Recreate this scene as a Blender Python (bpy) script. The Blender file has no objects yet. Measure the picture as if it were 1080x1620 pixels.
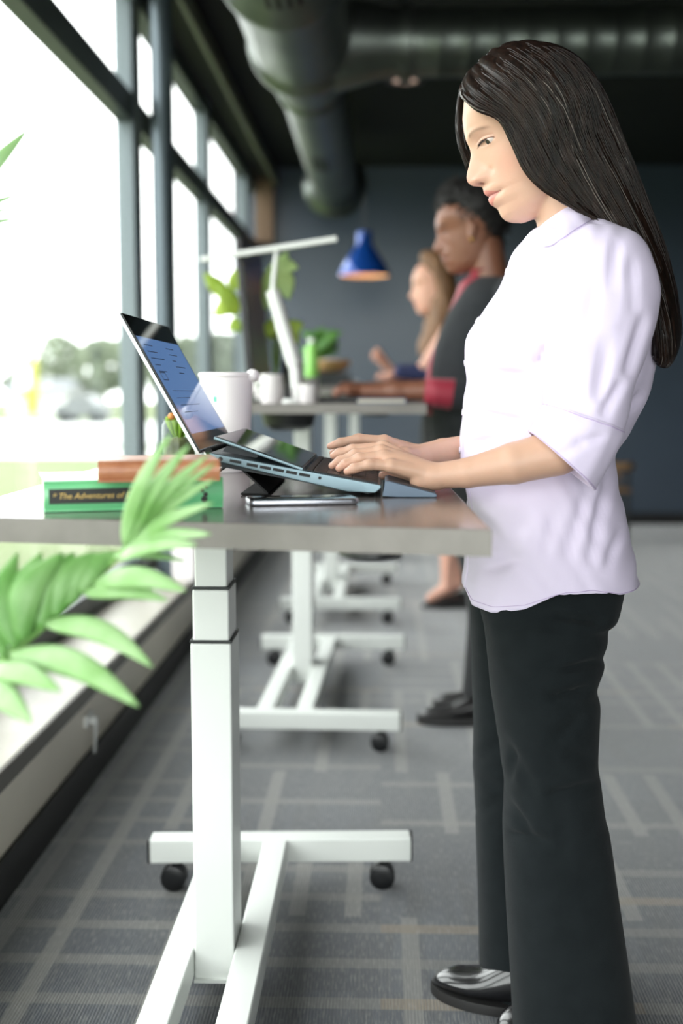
import bpy, bmesh, math, random
import numpy as np
from mathutils import Vector, Matrix
R = math.radians
random.seed(7); rng = np.random.default_rng(7)
sc = bpy.context.scene
col = sc.collection

# ------------------------------------------------------------------ camera
F_PX, HC = 1850.0, 1.07                      # focal length in pixels of the 1080x1620 frame, eye height in metres
TH = math.atan(190 / F_PX); PS = math.atan(65 / math.hypot(F_PX, 190))
cam_d = bpy.data.cameras.new('camera'); cam = bpy.data.objects.new('camera', cam_d); col.objects.link(cam)
cam_d.sensor_fit = 'VERTICAL'; cam_d.sensor_height = 36; cam_d.sensor_width = 24
cam_d.lens = 36 * F_PX / 1620
cam.location = (0, 0, HC); cam.rotation_euler = (math.pi / 2 - TH, 0, PS)
cam_d.dof.use_dof = True; cam_d.dof.focus_distance = 1.80; cam_d.dof.aperture_fstop = 1.9
cam_d.clip_start = .05; cam_d.clip_end = 500
sc.camera = cam
# ------------------------------------------------------------------ sky, daylight, exposure
world = bpy.data.worlds.new('overcast_sky'); sc.world = world; world.use_nodes = True
wn = world.node_tree.nodes; bg = wn['Background']
bg.inputs[0].default_value = (1, .99, 1, 1); bg.inputs[1].default_value = 3.0
def area(name, loc, rot, sx, sy, power, colr=(1, 1, 1)):
    l = bpy.data.lights.new(name, 'AREA'); l.shape = 'RECTANGLE'; l.size = sx; l.size_y = sy; l.energy = power; l.color = colr
    o = bpy.data.objects.new(name, l); o.location = loc; o.rotation_euler = rot; col.objects.link(o); return o
for o_ in (area('rear_window_portal', (.35, -2.45, 1.45), (R(90), 0, 0), 2.9, 2.8, 1), area('side_window_portal', (-.995, 3.4, 1.5), (0, R(-90), 0), 2.45, 12.0, 1)): o_.data.cycles.is_portal = True
vs = sc.view_settings; vs.view_transform = 'Standard'; vs.look = 'None'; vs.exposure = 1.08; vs.gamma = 1; vs.use_curve_mapping = False
sc.display_settings.display_device = 'sRGB'
sc.cycles.max_bounces = 8; sc.cycles.transparent_max_bounces = 16

# ------------------------------------------------------------------ helpers: rays from the calibrated eye, to set real positions
def ray(px, py):
    c = (px - 540) / F_PX, 1.0, -(py - 810) / F_PX
    y = c[1] * math.cos(TH) + c[2] * math.sin(TH); z = -c[1] * math.sin(TH) + c[2] * math.cos(TH)
    return Vector((c[0] * math.cos(PS) - y * math.sin(PS), c[0] * math.sin(PS) + y * math.cos(PS), z))
def P(px, py, Y):
    r = ray(px, py); v = r * (Y / r.y); v.z += HC; return v
def Q(px, py, Z):
    r = ray(px, py); v = r * ((Z - HC) / r.z); v.z = Z; return v
def lin(v):
    v /= 255.0
    return v / 12.92 if v <= .04045 else ((v + .055) / 1.055) ** 2.4
def S(r, g, b): return (lin(r), lin(g), lin(b), 1)

# ------------------------------------------------------------------ helpers: materials
def mat(name, c, rough=.5, metal=0, spec=.5, bump=None, vary=None, coat=0, sheen=0, emit=None, sss=0, trans=0, coords='Object'):
    m = bpy.data.materials.new(name); m.use_nodes = True; n = m.node_tree.nodes; k = m.node_tree.links; b = n['Principled BSDF']
    b.inputs['Base Color'].default_value = c; b.inputs['Roughness'].default_value = rough; b.inputs['Metallic'].default_value = metal
    b.inputs['Specular IOR Level'].default_value = spec; b.inputs['Coat Weight'].default_value = coat; b.inputs['Coat Roughness'].default_value = .08
    b.inputs['Sheen Weight'].default_value = sheen
    if emit: b.inputs['Emission Color'].default_value = emit[0]; b.inputs['Emission Strength'].default_value = emit[1]
    if sss:
        b.inputs['Subsurface Weight'].default_value = sss; b.inputs['Subsurface Radius'].default_value = (1, .35, .2); b.inputs['Subsurface Scale'].default_value = .006
    tc = n.new('ShaderNodeTexCoord')
    def noise(scale, detail=4, stretch=None):
        t = n.new('ShaderNodeTexNoise'); t.inputs['Scale'].default_value = scale; t.inputs['Detail'].default_value = detail
        if stretch:
            mp = n.new('ShaderNodeMapping'); mp.inputs['Scale'].default_value = stretch; k.new(tc.outputs[coords], mp.inputs[0]); k.new(mp.outputs[0], t.inputs['Vector'])
        else: k.new(tc.outputs[coords], t.inputs['Vector'])
        return t
    if vary:                                   # (second colour, scale, stretch)
        t = noise(vary[1], 5, vary[2] if len(vary) > 2 else None); mx = n.new('ShaderNodeMix'); mx.data_type = 'RGBA'
        cr = n.new('ShaderNodeMapRange'); cr.inputs[1].default_value = .35; cr.inputs[2].default_value = .65
        k.new(t.outputs['Fac'], cr.inputs[0]); k.new(cr.outputs[0], mx.inputs['Factor']); mx.inputs['A'].default_value = c; mx.inputs['B'].default_value = vary[0]
        k.new(mx.outputs['Result'], b.inputs['Base Color'])
    if bump:                                   # (scale, strength, stretch)
        t = noise(bump[0], 6, bump[2] if len(bump) > 2 else None); bp = n.new('ShaderNodeBump'); bp.inputs['Strength'].default_value = bump[1]; bp.inputs['Distance'].default_value = .004
        k.new(t.outputs['Fac'], bp.inputs['Height']); k.new(bp.outputs[0], b.inputs['Normal'])
    if trans:                                  # thin leaf: part of the light passes through
        out = n['Material Output']; tr = n.new('ShaderNodeBsdfTranslucent'); ms = n.new('ShaderNodeMixShader'); ms.inputs[0].default_value = trans
        if vary: k.new(mx.outputs['Result'], tr.inputs[0])
        else: tr.inputs[0].default_value = c
        k.new(b.outputs[0], ms.inputs[1]); k.new(tr.outputs[0], ms.inputs[2]); k.new(ms.outputs[0], out.inputs[0])
    return m
def glass_mat(name, tint=(1, 1, 1, 1), refl=1.45, rough=0.0):
    m = bpy.data.materials.new(name); m.use_nodes = True; n = m.node_tree.nodes; k = m.node_tree.links; n.remove(n['Principled BSDF'])
    t = n.new('ShaderNodeBsdfTransparent'); t.inputs[0].default_value = tint; g = n.new('ShaderNodeBsdfGlossy'); g.inputs['Roughness'].default_value = rough
    f = n.new('ShaderNodeFresnel'); f.inputs[0].default_value = refl; x = n.new('ShaderNodeMixShader')
    ge = n.new('ShaderNodeNewGeometry'); mm = n.new('ShaderNodeMath'); mm.operation = 'MULTIPLY_ADD'; k.new(ge.outputs['Backfacing'], mm.inputs[0]); mm.inputs[1].default_value = -1; mm.inputs[2].default_value = 1
    fm = n.new('ShaderNodeMath'); fm.operation = 'MULTIPLY'; k.new(f.outputs[0], fm.inputs[0]); k.new(mm.outputs[0], fm.inputs[1])      # only the entering face reflects
    k.new(fm.outputs[0], x.inputs[0]); k.new(t.outputs[0], x.inputs[1]); k.new(g.outputs[0], x.inputs[2]); k.new(x.outputs[0], n['Material Output'].inputs[0]); return m

# ------------------------------------------------------------------ helpers: geometry
class MB:
    """collects shapes; build() links them as ONE mesh object"""
    def __init__(s): s.v = []; s.f = []
    def add(s, vs, fs):
        o = len(s.v); s.v += [tuple(v) for v in vs]; s.f += [tuple(i + o for i in f) for f in fs]; return s
    def box(s, x0, x1, y0, y1, z0, z1):
        return s.add([(x, y, z) for x in (x0, x1) for y in (y0, y1) for z in (z0, z1)], [(0, 1, 3, 2), (4, 6, 7, 5), (0, 4, 5, 1), (2, 3, 7, 6), (0, 2, 6, 4), (1, 5, 7, 3)])
    def hexa(s, c):                            # 8 corners, order as in box()
        return s.add(c, [(0, 1, 3, 2), (4, 6, 7, 5), (0, 4, 5, 1), (2, 3, 7, 6), (0, 2, 6, 4), (1, 5, 7, 3)])
    def obox(s, o, a, b, c):                   # corner + three edge vectors
        o, a, b, c = Vector(o), Vector(a), Vector(b), Vector(c)
        return s.hexa([o + a * i + b * j + c * l for i in (0, 1) for j in (0, 1) for l in (0, 1)])
    def loft(s, rings, close=True, caps=True, wrap=False):
        n = len(rings[0]); o = len(s.v)
        for r in rings: s.v += [tuple(p) for p in r]
        m = len(rings)
        for i in range(m if wrap else m - 1):
            a, b = o + i * n, o + ((i + 1) % m) * n
            for j in range(n if close else n - 1):
                jj = (j + 1) % n; s.f.append((a + j, a + jj, b + jj, b + j))
        if caps and not wrap and close:
            s.f.append(tuple(o + j for j in reversed(range(n)))); s.f.append(tuple(o + (m - 1) * n + j for j in range(n)))
        return s
    def tube(s, path, rad, n=10, flat=1.0, caps=True):
        path = [Vector(p) for p in path]; m = len(path)
        if not hasattr(rad, '__len__'): rad = [rad] * m
        rings = []; up = None
        for i, p in enumerate(path):
            t = (path[min(i + 1, m - 1)] - path[max(i - 1, 0)]).normalized()
            if up is None: up = Vector((0, 0, 1)) if abs(t.z) < .9 else Vector((1, 0, 0))
            sd = t.cross(up).normalized(); up = sd.cross(t).normalized()
            rings.append([p + (sd * math.cos(a) * flat + up * math.sin(a)) * rad[i] for a in (2 * math.pi * j / n for j in range(n))])
        return s.loft(rings, caps=caps)
    def cyl(s, p0, p1, r0, r1=None, n=24): return s.tube([p0, p1], [r0, r0 if r1 is None else r1], n)
    def lathe(s, prof, c, n=32, caps=True, axis='z'):
        rings = []
        for r, z in prof:
            q = []
            for j in range(n):
                a = 2 * math.pi * j / n; u, w = r * math.cos(a), r * math.sin(a)
                q.append({'z': (c[0] + u, c[1] + w, c[2] + z), 'y': (c[0] - u, c[1] + z, c[2] + w), 'x': (c[0] + z, c[1] + u, c[2] + w)}[axis])
            rings.append(q)
        return s.loft(rings, caps=caps)
    def ball(s, c, r, n=14, m=9):
        if not hasattr(r, '__len__'): r = (r, r, r)
        rings = []
        for i in range(1, m):
            p = math.pi * i / m; rings.append([(c[0] + r[0] * math.sin(p) * math.cos(2 * math.pi * j / n), c[1] + r[1] * math.sin(p) * math.sin(2 * math.pi * j / n), c[2] - r[2] * math.cos(p)) for j in range(n)])
        return s.loft(rings)
    def build(s, name, m, parent=None, bevel=0, smooth=False, seg=2, sub=0, solid=0, angle=40):
        off = WL.get(parent.name, Vector()) if parent else Vector()
        me = bpy.data.meshes.new(name); me.from_pydata([(v[0] - off.x, v[1] - off.y, v[2] - off.z) for v in s.v], [], s.f)
        bm = bmesh.new(); bm.from_mesh(me); bmesh.ops.recalc_face_normals(bm, faces=bm.faces); bm.to_mesh(me); bm.free()
        o = bpy.data.objects.new(name, me); col.objects.link(o)
        for q in (m if isinstance(m, (list, tuple)) else [m]): me.materials.append(q)
        if parent: o.parent = parent
        WL[o.name] = off.copy()
        if bevel:
            md = o.modifiers.new('edge_round', 'BEVEL'); md.width = bevel; md.segments = seg; md.limit_method = 'ANGLE'; md.angle_limit = R(35)
        if solid:
            md = o.modifiers.new('thick', 'SOLIDIFY'); md.thickness = solid; md.offset = 0
        if sub:
            md = o.modifiers.new('sub', 'SUBSURF'); md.levels = sub; md.render_levels = sub
        if smooth or sub:
            for p in me.polygons: p.use_smooth = True
            if smooth and not sub: me.set_sharp_from_angle(angle=R(angle))
        elif bevel:
            for p in me.polygons: p.use_smooth = True
            me.set_sharp_from_angle(angle=R(30))
            o.modifiers.new('wn', 'WEIGHTED_NORMAL')
        return o
WL = {}
def tag(o, label, cat, group=None, kind=None):
    o['label'] = label; o['category'] = cat
    if group: o['group'] = group
    if kind: o['kind'] = kind
    return o
def thing(name, label, cat, loc, group=None):
    o = bpy.data.objects.new(name, None); o.empty_display_size = .05; col.objects.link(o); o.location = loc; WL[o.name] = Vector(loc); return tag(o, label, cat, group)
def struct(o): o['kind'] = 'structure'; return o
def copy_tree(o, loc=None, rz=None):
    kids = {}
    for q in bpy.data.objects:
        if q.parent: kids.setdefault(q.parent.name, []).append(q)
    def rec(a, par):
        c = a.copy(); col.objects.link(c); WL[c.name] = WL[a.name].copy()
        if par: c.parent = par
        for ch in kids.get(a.name, []): rec(ch, c)
        return c
    c = rec(o, None)
    if loc is not None: c.location = loc
    if rz is not None: c.rotation_euler = (0, 0, rz)
    return c
# ================================================================== MATERIALS
M = {}
M['black_paint'] = mat('black_paint', S(20, 21, 22), .8)
M['wall_grey'] = mat('blue_grey_paint', S(68, 80, 94), .27, spec=.65, bump=(60, .03), vary=(S(65, 77, 91), 3))
M['wall_dark'] = mat('charcoal_paint', S(36, 39, 42), .7)
M['frame'] = mat('grey_anodised_aluminium', S(116, 126, 130), .4, .3)
M['frame_dark'] = mat('dark_anodised_aluminium', S(52, 60, 62), .45, .2)
M['pipe'] = mat('grey_painted_steel_pipe', S(82, 92, 98), .3, .5)
M['head_trim'] = mat('olive_grey_trim', S(120, 122, 108), .55)
M['sill'] = mat('pale_stone_sill', S(174, 170, 158), .4, vary=(S(164, 159, 146), 9))
M['sill_edge'] = mat('dark_sill_nosing', S(72, 67, 60), .45)
M['panel'] = mat('taupe_wall_panel', S(212, 204, 190), .3, vary=(S(205, 197, 183), 4))
M['base'] = mat('black_rubber_baseboard', S(24, 24, 25), .55)
M['pane'] = glass_mat('window_glass', (.97, 1, .985, 1), 1.35)

def carpet():
    m = bpy.data.materials.new('plaid_carpet_tile'); m.use_nodes = True; n = m.node_tree.nodes; k = m.node_tree.links; b = n['Principled BSDF']
    b.inputs['Roughness'].default_value = .9; b.inputs['Specular IOR Level'].default_value = .25; b.inputs['Sheen Weight'].default_value = .85; b.inputs['Sheen Roughness'].default_value = .38
    tc = n.new('ShaderNodeTexCoord'); sx = n.new('ShaderNodeSeparateXYZ'); k.new(tc.outputs['Object'], sx.inputs[0])
    def M2(op, a, bb=None, c=None):
        q = n.new('ShaderNodeMath'); q.operation = op
        for i, v in enumerate((a, bb, c)):
            if v is None: continue
            if isinstance(v, (int, float)): q.inputs[i].default_value = v
            else: k.new(v, q.inputs[i])
        return q.outputs[0]
    def stretch(sc_, dx, dy, seed, detail=1.5):
        mp = n.new('ShaderNodeMapping'); mp.inputs['Scale'].default_value = (dx, dy, 1); mp.inputs['Location'].default_value = (seed, seed * 1.7, 0)
        k.new(tc.outputs['Object'], mp.inputs[0]); t = n.new('ShaderNodeTexNoise'); t.inputs['Scale'].default_value = sc_; t.inputs['Detail'].default_value = detail
        k.new(mp.outputs[0], t.inputs['Vector']); return t.outputs['Fac']
    def rng_(v, a, c):
        q = n.new('ShaderNodeMapRange'); q.inputs[1].default_value = a; q.inputs[2].default_value = c; k.new(v, q.inputs[0]); return q.outputs[0]
    def cmix(f, a, c):
        q = n.new('ShaderNodeMix'); q.data_type = 'RGBA'; k.new(f, q.inputs['Factor'])
        for s_, v in (('A', a), ('B', c)):
            if isinstance(v, tuple): q.inputs[s_].default_value = v
            else: k.new(v, q.inputs[s_])
        return q.outputs['Result']
    # bands running along the room and across it, broken into lengths
    def bands(axis, period, width, seed):
        w = M2('ADD', sx.outputs[axis], M2('MULTIPLY', stretch(1.0, 1, 1, seed), .0))
        cell = M2('FLOOR', M2('DIVIDE', w, period)); fr = M2('FRACT', M2('DIVIDE', w, period))
        wn_ = n.new('ShaderNodeTexWhiteNoise'); wn_.noise_dimensions = '2D'; cx = n.new('ShaderNodeCombineXYZ'); k.new(cell, cx.inputs[0])
        k.new(M2('FLOOR', M2('DIVIDE', sx.outputs[1 - axis], .46)), cx.inputs[1]); k.new(cx.outputs[0], wn_.inputs['Vector'])
        on = M2('LESS_THAN', M2('ABSOLUTE', M2('SUBTRACT', fr, .5)), width); keep = M2('GREATER_THAN', wn_.outputs['Value'], .42)
        return M2('MULTIPLY', on, keep), wn_.outputs['Value']
    bx_, vx = bands(0, .115, .15, 3); by_, vy = bands(1, .145, .13, 11)
    tile = n.new('ShaderNodeTexWhiteNoise'); tile.noise_dimensions = '2D'; cx = n.new('ShaderNodeCombineXYZ')
    k.new(M2('FLOOR', M2('DIVIDE', sx.outputs[0], .5)), cx.inputs[0]); k.new(M2('FLOOR', M2('DIVIDE', sx.outputs[1], .5)), cx.inputs[1]); k.new(cx.outputs[0], tile.inputs['Vector'])
    base = cmix(tile.outputs['Value'], S(46, 51, 59), S(72, 77, 85))
    base = cmix(rng_(stretch(5, 4, .6, 2, 3), .42, .62), base, S(57, 60, 65))
    base = cmix(M2('MULTIPLY', bx_, .62), base, S(126, 124, 119)); base = cmix(M2('MULTIPLY', by_, .55), base, S(116, 114, 108))
    tan = M2('MULTIPLY', M2('MULTIPLY', by_, M2('GREATER_THAN', vy, .92)), .4); base = cmix(tan, base, S(130, 108, 74))
    # ribs of the loop pile
    rib = M2('SINE', M2('MULTIPLY', sx.outputs[0], 1100)); rn = stretch(90, 3, .35, 5, 2)
    base = cmix(M2('MULTIPLY', rng_(rn, .5, .7), .35), base, S(150, 148, 142))
    base = cmix(M2('MULTIPLY', rng_(rib, .2, 1), .25), base, S(28, 31, 36))
    k.new(base, b.inputs['Base Color'])
    bp = n.new('ShaderNodeBump'); bp.inputs['Strength'].default_value = .35; bp.inputs['Distance'].default_value = .003; k.new(M2('ADD', rib, rn), bp.inputs['Height']); k.new(bp.outputs[0], b.inputs['Normal'])
    return m
M['carpet'] = carpet()

# ================================================================== ROOM SHELL
XW, XG, YB, YF, XR, ZC = -.786, -1.012, -2.6, 9.5, 4.6, 2.84
struct(MB().box(-1.2, XR, YB, YF + .2, -.12, 0).build('floor', M['carpet']))
struct(MB().box(-1.2, XR, YB, YF + .2, ZC, ZC + .15).build('ceiling', M['black_paint']))
struct(MB().box(-1.2, XR + .2, YF, YF + .2, 0, ZC).build('wall_back', M['wall_grey']))
struct(MB().box(XR, XR + .2, YB, YF, 0, ZC).build('wall_right', M['wall_dark']))
struct(MB().box(-1.15, XW - .012, YB, YF, .0, .255).build('wall_left', M['panel']))
struct(MB().box(-1.15, XW - .075, YB, YF, 2.74, ZC).build('wall_left_bulkhead', M['black_paint'])).name = 'wall_left.001'
struct(MB().box(XW - .012, XW, YB, YF, 0, .098).build('baseboard_left', M['base'], bevel=.003))
struct(MB().box(-1.0, XR, YF - .014, YF, 0, .1).build('baseboard_back', M['base'], bevel=.003))
struct(MB().box(XR - .014, XR, YB, YF - .02, 0, .1).build('baseboard_right', M['base'], bevel=.003))
struct(MB().box(-1.15, XW - .004, YB, YF, .255, .292).build('trim_1', M['sill'], bevel=.002))
struct(MB().box(XW - .004, XW + .008, YB, YF, .25, .293).build('trim_2', M['sill_edge'], bevel=.004))
struct(MB().box(XW - .075, XW - .05, YB, YF, 2.69, 2.78).build('trim_3', M['head_trim'], bevel=.004))
# window wall: mullions every two metres, a transom, a head and a bottom rail; one pane above and below in each bay
mull = [-1.16 + 2.0 * i for i in range(6)]
ends = [YB] + mull + [YF]
zt0, zt1 = 2.16, 2.27
wi = 0
for i in range(len(ends) - 1):
    y0 = ends[i] + (.16 if i else 0); y1 = ends[i + 1]
    wi += 1
    fr = MB()
    fr.box(XG - .07, XG, y0, y1, .292, .372).box(XG - .07, XG, y0, y1, zt0, zt1).box(XG - .07, XG, y0, y1, 2.66, 2.74)
    fr.box(XG - .07, XG - .01, y0, y0 + .035, .372, zt0).box(XG - .07, XG - .01, y0, y0 + .035, zt1, 2.66)
    w = struct(fr.build('window_%d' % wi, M['frame_dark'], bevel=.004))
    MB().box(XG - .045, XG - .039, y0 + .035, y1, .372, zt0).build('lower_pane', M['pane'], w)
    MB().box(XG - .045, XG - .039, y0 + .035, y1, zt1, 2.66).build('upper_pane', M['pane'], w)
for i, y in enumerate(mull):
    struct(MB().box(XG - .075, XG, y, y + .16, .292, 2.74).build('window_mullion', M['frame'], bevel=.006)).name = 'trim_%d' % (10 + i)
# glazed end of the room behind the camera
fr = MB()
for x in (-1.1, .3, 1.7): fr.box(x, x + .08, YB - .08, YB, .0, ZC)
fr.box(-1.1, 1.78, YB - .08, YB, 0, .1).box(-1.1, 1.78, YB - .08, YB, ZC - .1, ZC)
struct(MB().box(1.78, XR, YB - .2, YB, 0, ZC).build('wall_front_added', M['wall_dark']))  # unseen wall, added so the right of the back wall reflects dark
w = struct(fr.build('window_20', M['frame_dark']))
for x in (-1.02, .38): MB().box(x, x + 1.32, YB - .045, YB - .038, .1, ZC - .1).build('pane', M['pane'], w)

struct(MB().box(XG, XG + .14, YF - .1, YF, 2.25, ZC).build('trim_20', mat('brown_timber', S(112, 88, 66), .5)))
# steel pipe column standing on the sill
pc = thing('pipe_column', 'slim round grey steel column standing on the window sill before the windows', 'column', (-.9, 4.87, .292))
MB().cyl((-.9, 4.87, .292), (-.9, 4.87, ZC), .046, n=32).build('shaft', M['pipe'], pc, smooth=True)
MB().cyl((-.9, 4.87, .292), (-.9, 4.87, .31), .075, n=32).build('base_flange', M['pipe'], pc, smooth=True)

# ================================================================== DUCTS
M['duct'] = mat('galvanised_duct', S(112, 118, 112), .38, .85, bump=(7, .2, (1, .4, 1)), vary=(S(90, 96, 92), 4))
M['slot'] = mat('dark_grille_slot', S(14, 15, 15), .7)
dx, dz = -.335, 2.50
dt = thing('ceiling_duct', 'large galvanised round duct running along the window side with a flared open end', 'duct', (dx, 5, dz))
def ductring(path, n=48):                     # (y, r)
    return MB().lathe([(r, y) for y, r in path], (dx, 0, dz), n, axis='y')
ductring([(-2.3, .215), (1.2, .215), (3.95, .215), (4.0, .235), (4.05, .235), (4.1, .215), (4.9, .205)]).build('near_duct_run', M['duct'], dt, smooth=True)
ductring([(4.9, .205), (4.93, .225), (4.99, .225), (5.02, .205), (5.5, .155)]).build('reducer', M['duct'], dt, smooth=True)
ductring([(5.5, .155), (5.53, .17), (5.58, .17), (5.62, .155), (8.2, .155)]).build('far_duct_run', M['duct'], dt, smooth=True)
fl = MB(); fl.lathe([(.155, 8.2), (.165, 8.25), (.2, 8.31), (.225, 8.34), (.225, 8.355), (.19, 8.36), (.13, 8.3), (.02, 8.29)], (dx, 0, dz), 48, axis='y'); fl.build('flared_end', M['duct'], dt, smooth=True)
def grille(y, r, a0):
    m_ = MB()
    for i in range(4):
        a = a0 + (i - 1.5) * .16; t = Vector((math.sin(a), 0, -math.cos(a))); sd = Vector((math.cos(a), 0, math.sin(a))); c = Vector((dx, y, dz)) + t * (r - .004)
        m_.obox(c - sd * .007, sd * .014, (0, .36, 0), t * .007)
    return m_.build('air_grille', M['slot'], dt)
grille(3.5, .215, .1); grille(6.6, .155, -.15)
YD, RD = 5.0, .135
bt = thing('branch_duct', 'galvanised round branch duct crossing the room below the black ceiling', 'duct', (1.5, YD, dz))
b_ = MB(); prof = [(.05, -.05), (.19, .0), (.19, .02), (.14, .2), (.135, .27)]
b_.lathe([(r, x) for r, x in prof], (dx + .13, YD, dz), 40, axis='x').build('saddle_collar', M['duct'], bt, smooth=True)
b_ = MB(); b_.lathe([(.135, .0), (.155, .0), (.155, .045), (.135, .05)], (dx + .4, YD, dz), 40, axis='x').build('joint_band', M['duct'], bt, smooth=True)
pr_ = []; x = .05
while x < 4.5: pr_ += [(RD, x), (RD, x + .1), (RD + .0018, x + .105), (RD + .0018, x + .112)]; x += .117
b_ = MB(); b_.lathe(pr_, (dx + .4, YD, dz), 40, axis='x').build('spiral_duct_run', M['duct'], bt, smooth=True, angle=60)
for x in (.9, 2.3, 3.7): MB().cyl((x, YD, dz + RD), (x, YD, ZC), .006, n=8).build('hanger_rod', M['frame_dark'], bt)
# ceiling downlight
dl = thing('ceiling_downlight', 'small round recessed downlight in the black ceiling beyond the branch duct', 'ceiling light', (P(640, 142, 6.85).x, 6.85, ZC))
lx = dl.location.x
MB().lathe([(.11, 0), (.11, -.02), (.075, -.022), (.075, 0)], (lx, 6.85, ZC), 28).build('trim_ring', mat('dark_grey_ring', S(60, 58, 55), .4, .3), dl, smooth=True)
MB().lathe([(.001, -.012), (.074, -.012), (.074, -.004), (.001, -.004)], (lx, 6.85, ZC), 28).build('lens', mat('dim_lamp_lens', S(190, 150, 130), .4, emit=((1, .72, .58, 1), .25)), dl, smooth=True)

# ================================================================== OUTSIDE
M['lawn'] = mat('lawn_grass', (.105, .14, .045, 1), .9, vary=((.118, .152, .058, 1), 1.5))
M['concrete'] = mat('pale_concrete', (.72, .73, .71, 1), .8)
M['asphalt'] = mat('pale_asphalt', (.55, .57, .56, 1), .8)
struct(MB().box(-90, -1.2, -30, 140, -.5, -.12).build('ground', M['lawn']))
tag(struct(MB().box(-90, -1.3, 21, 23.5, -.118, -.10).build('pavement', M['concrete'])), 'pale concrete pavement crossing the lawn', 'pavement', kind='structure')
tag(struct(MB().box(-90, -1.3, 26, 46, -.118, -.10).build('car_park', M['asphalt'])), 'pale car park beyond the lawn', 'car park', kind='structure')
M['bark'] = mat('bark', S(120, 104, 84), .9)
M['crown1'] = mat('pale_green_leaves', (.23, .27, .19, 1), .8, trans=.35)
M['crown2'] = mat('grey_green_leaves', (.21, .24, .18, 1), .8, trans=.35)
def tree(x, y, h, w, label, m, g='trees outside the windows'):
    t = thing('tree', label, 'tree', (x, y, -.12), g)
    MB().tube([(x, y, -.12), (x + .05, y, h * .3), (x, y, h * .6)], [h * .035, h * .025, h * .01], 8).build('trunk', M['bark'], t, smooth=True)
    c = MB(); rr = random.Random(int(abs(x * 31 + y)))
    for i in range(420):
        u = rr.random() ** .5; a = rr.random() * 6.283; zz = rr.uniform(-1, 1); s_ = math.sqrt(max(0, 1 - zz * zz)) * u
        p = Vector((x + w * s_ * math.cos(a), y + w * s_ * math.sin(a), h * .62 + h * .36 * zz)); q = w * rr.uniform(.12, .24)
        n1 = Vector((rr.gauss(0, 1), rr.gauss(0, 1), rr.gauss(0, 1))).normalized(); n2 = n1.orthogonal().normalized(); n3 = n1.cross(n2)
        c.add([p - n2 * q, p + n3 * q * .6, p + n2 * q, p - n3 * q * .6, ], [(0, 1, 2, 3)])
    c.build('crown', m, t)
def outpt(px, Y): return P(px, 600, Y).x
tree(outpt(92, 62), 62, 4.1, 1.5, 'tall pale green tree seen through the nearest window', M['crown1'])
tree(outpt(62, 70), 70, 2.6, 2.2, 'low rounded grey green tree left of the tall tree', M['crown2'])
tree(outpt(128, 66), 66, 1.9, 1.6, 'low spreading tree right of the tall tree outside', M['crown2'])
tree(outpt(165, 75), 75, 4.5, 2.4, 'broad faint tree beside the first window mullion', M['crown1'])
tree(outpt(300, 52), 52, 3.5, 2.2, 'pale tree seen through the second window bay', M['crown1'])
tree(outpt(352, 48), 48, 3.4, 1.8, 'pale tree seen through the third window bay', M['crown2'])
hx = outpt(72, 58)
hs = thing('house', 'pale low house with a grey roof across the car park', 'house', (hx, 58, -.12))
MB().box(hx - 1.6, hx + 1.2, 57, 60, -.12, 1.0).build('house_wall', mat('pale_siding', (.7, .7, .7, 1), .8), hs)
MB().hexa([(hx - 1.8, 56.7, 1.0), (hx - 1.8, 58.5, 1.75), (hx - 1.8, 60.3, 1.0), (hx - 1.8, 60.3, 1.02), (hx + 1.4, 56.7, 1.0), (hx + 1.4, 58.5, 1.75), (hx + 1.4, 60.3, 1.0), (hx + 1.4, 60.3, 1.02)]).build('house_roof', mat('grey_shingle', (.16, .17, .18, 1), .8), hs)
cx0 = outpt(132, 44)
ct = thing('parked_car', 'dark grey car parked beyond the lawn', 'car', (cx0, 44, -.1))
M['car'] = mat('dark_car_paint', (.13, .14, .14, 1), .45, coat=.1)
prof = [(-.95, .25), (-.95, .6), (-.85, .72), (-.55, .78), (-.35, 1.1), (.25, 1.12), (.6, .8), (.9, .72), (.97, .5), (.95, .25)]
MB().loft([[(cx0 + a * 1.0, 43.2 + j * 1.5, -.12 + b) for a, b in prof] for j in (0, 1)]).build('car_body', M['car'], ct, bevel=.05)
for a in (-.58, .58):
    for yy in (43.16, 44.6): MB().cyl((cx0 + a, yy, .1), (cx0 + a, yy + .16, .1), .21, n=20).build('wheel', M['slot'], ct, smooth=True)
sx_ = outpt(46, 40); sg = thing('roadside_sign', 'yellow roadside sign board with a white panel outside', 'sign', (sx_, 40, -.12))
MB().box(sx_ - .16, sx_ + .32, 39.95, 40.05, .3, 2.2).build('sign_board', mat('yellow_sign_paint', (.26, .27, .02, 1), .5), sg, bevel=.05)
MB().box(sx_ - .42, sx_ + .06, 39.9, 39.96, 1.2, 1.95).build('sign_panel', mat('white_sign_panel', (.85, .85, .8, 1), .5), sg, bevel=.03)
for a in (-.05, .2): MB().box(sx_ + a - .03, sx_ + a + .03, 39.97, 40.03, -.12, .3).build('sign_post', M['frame'], sg)
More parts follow.
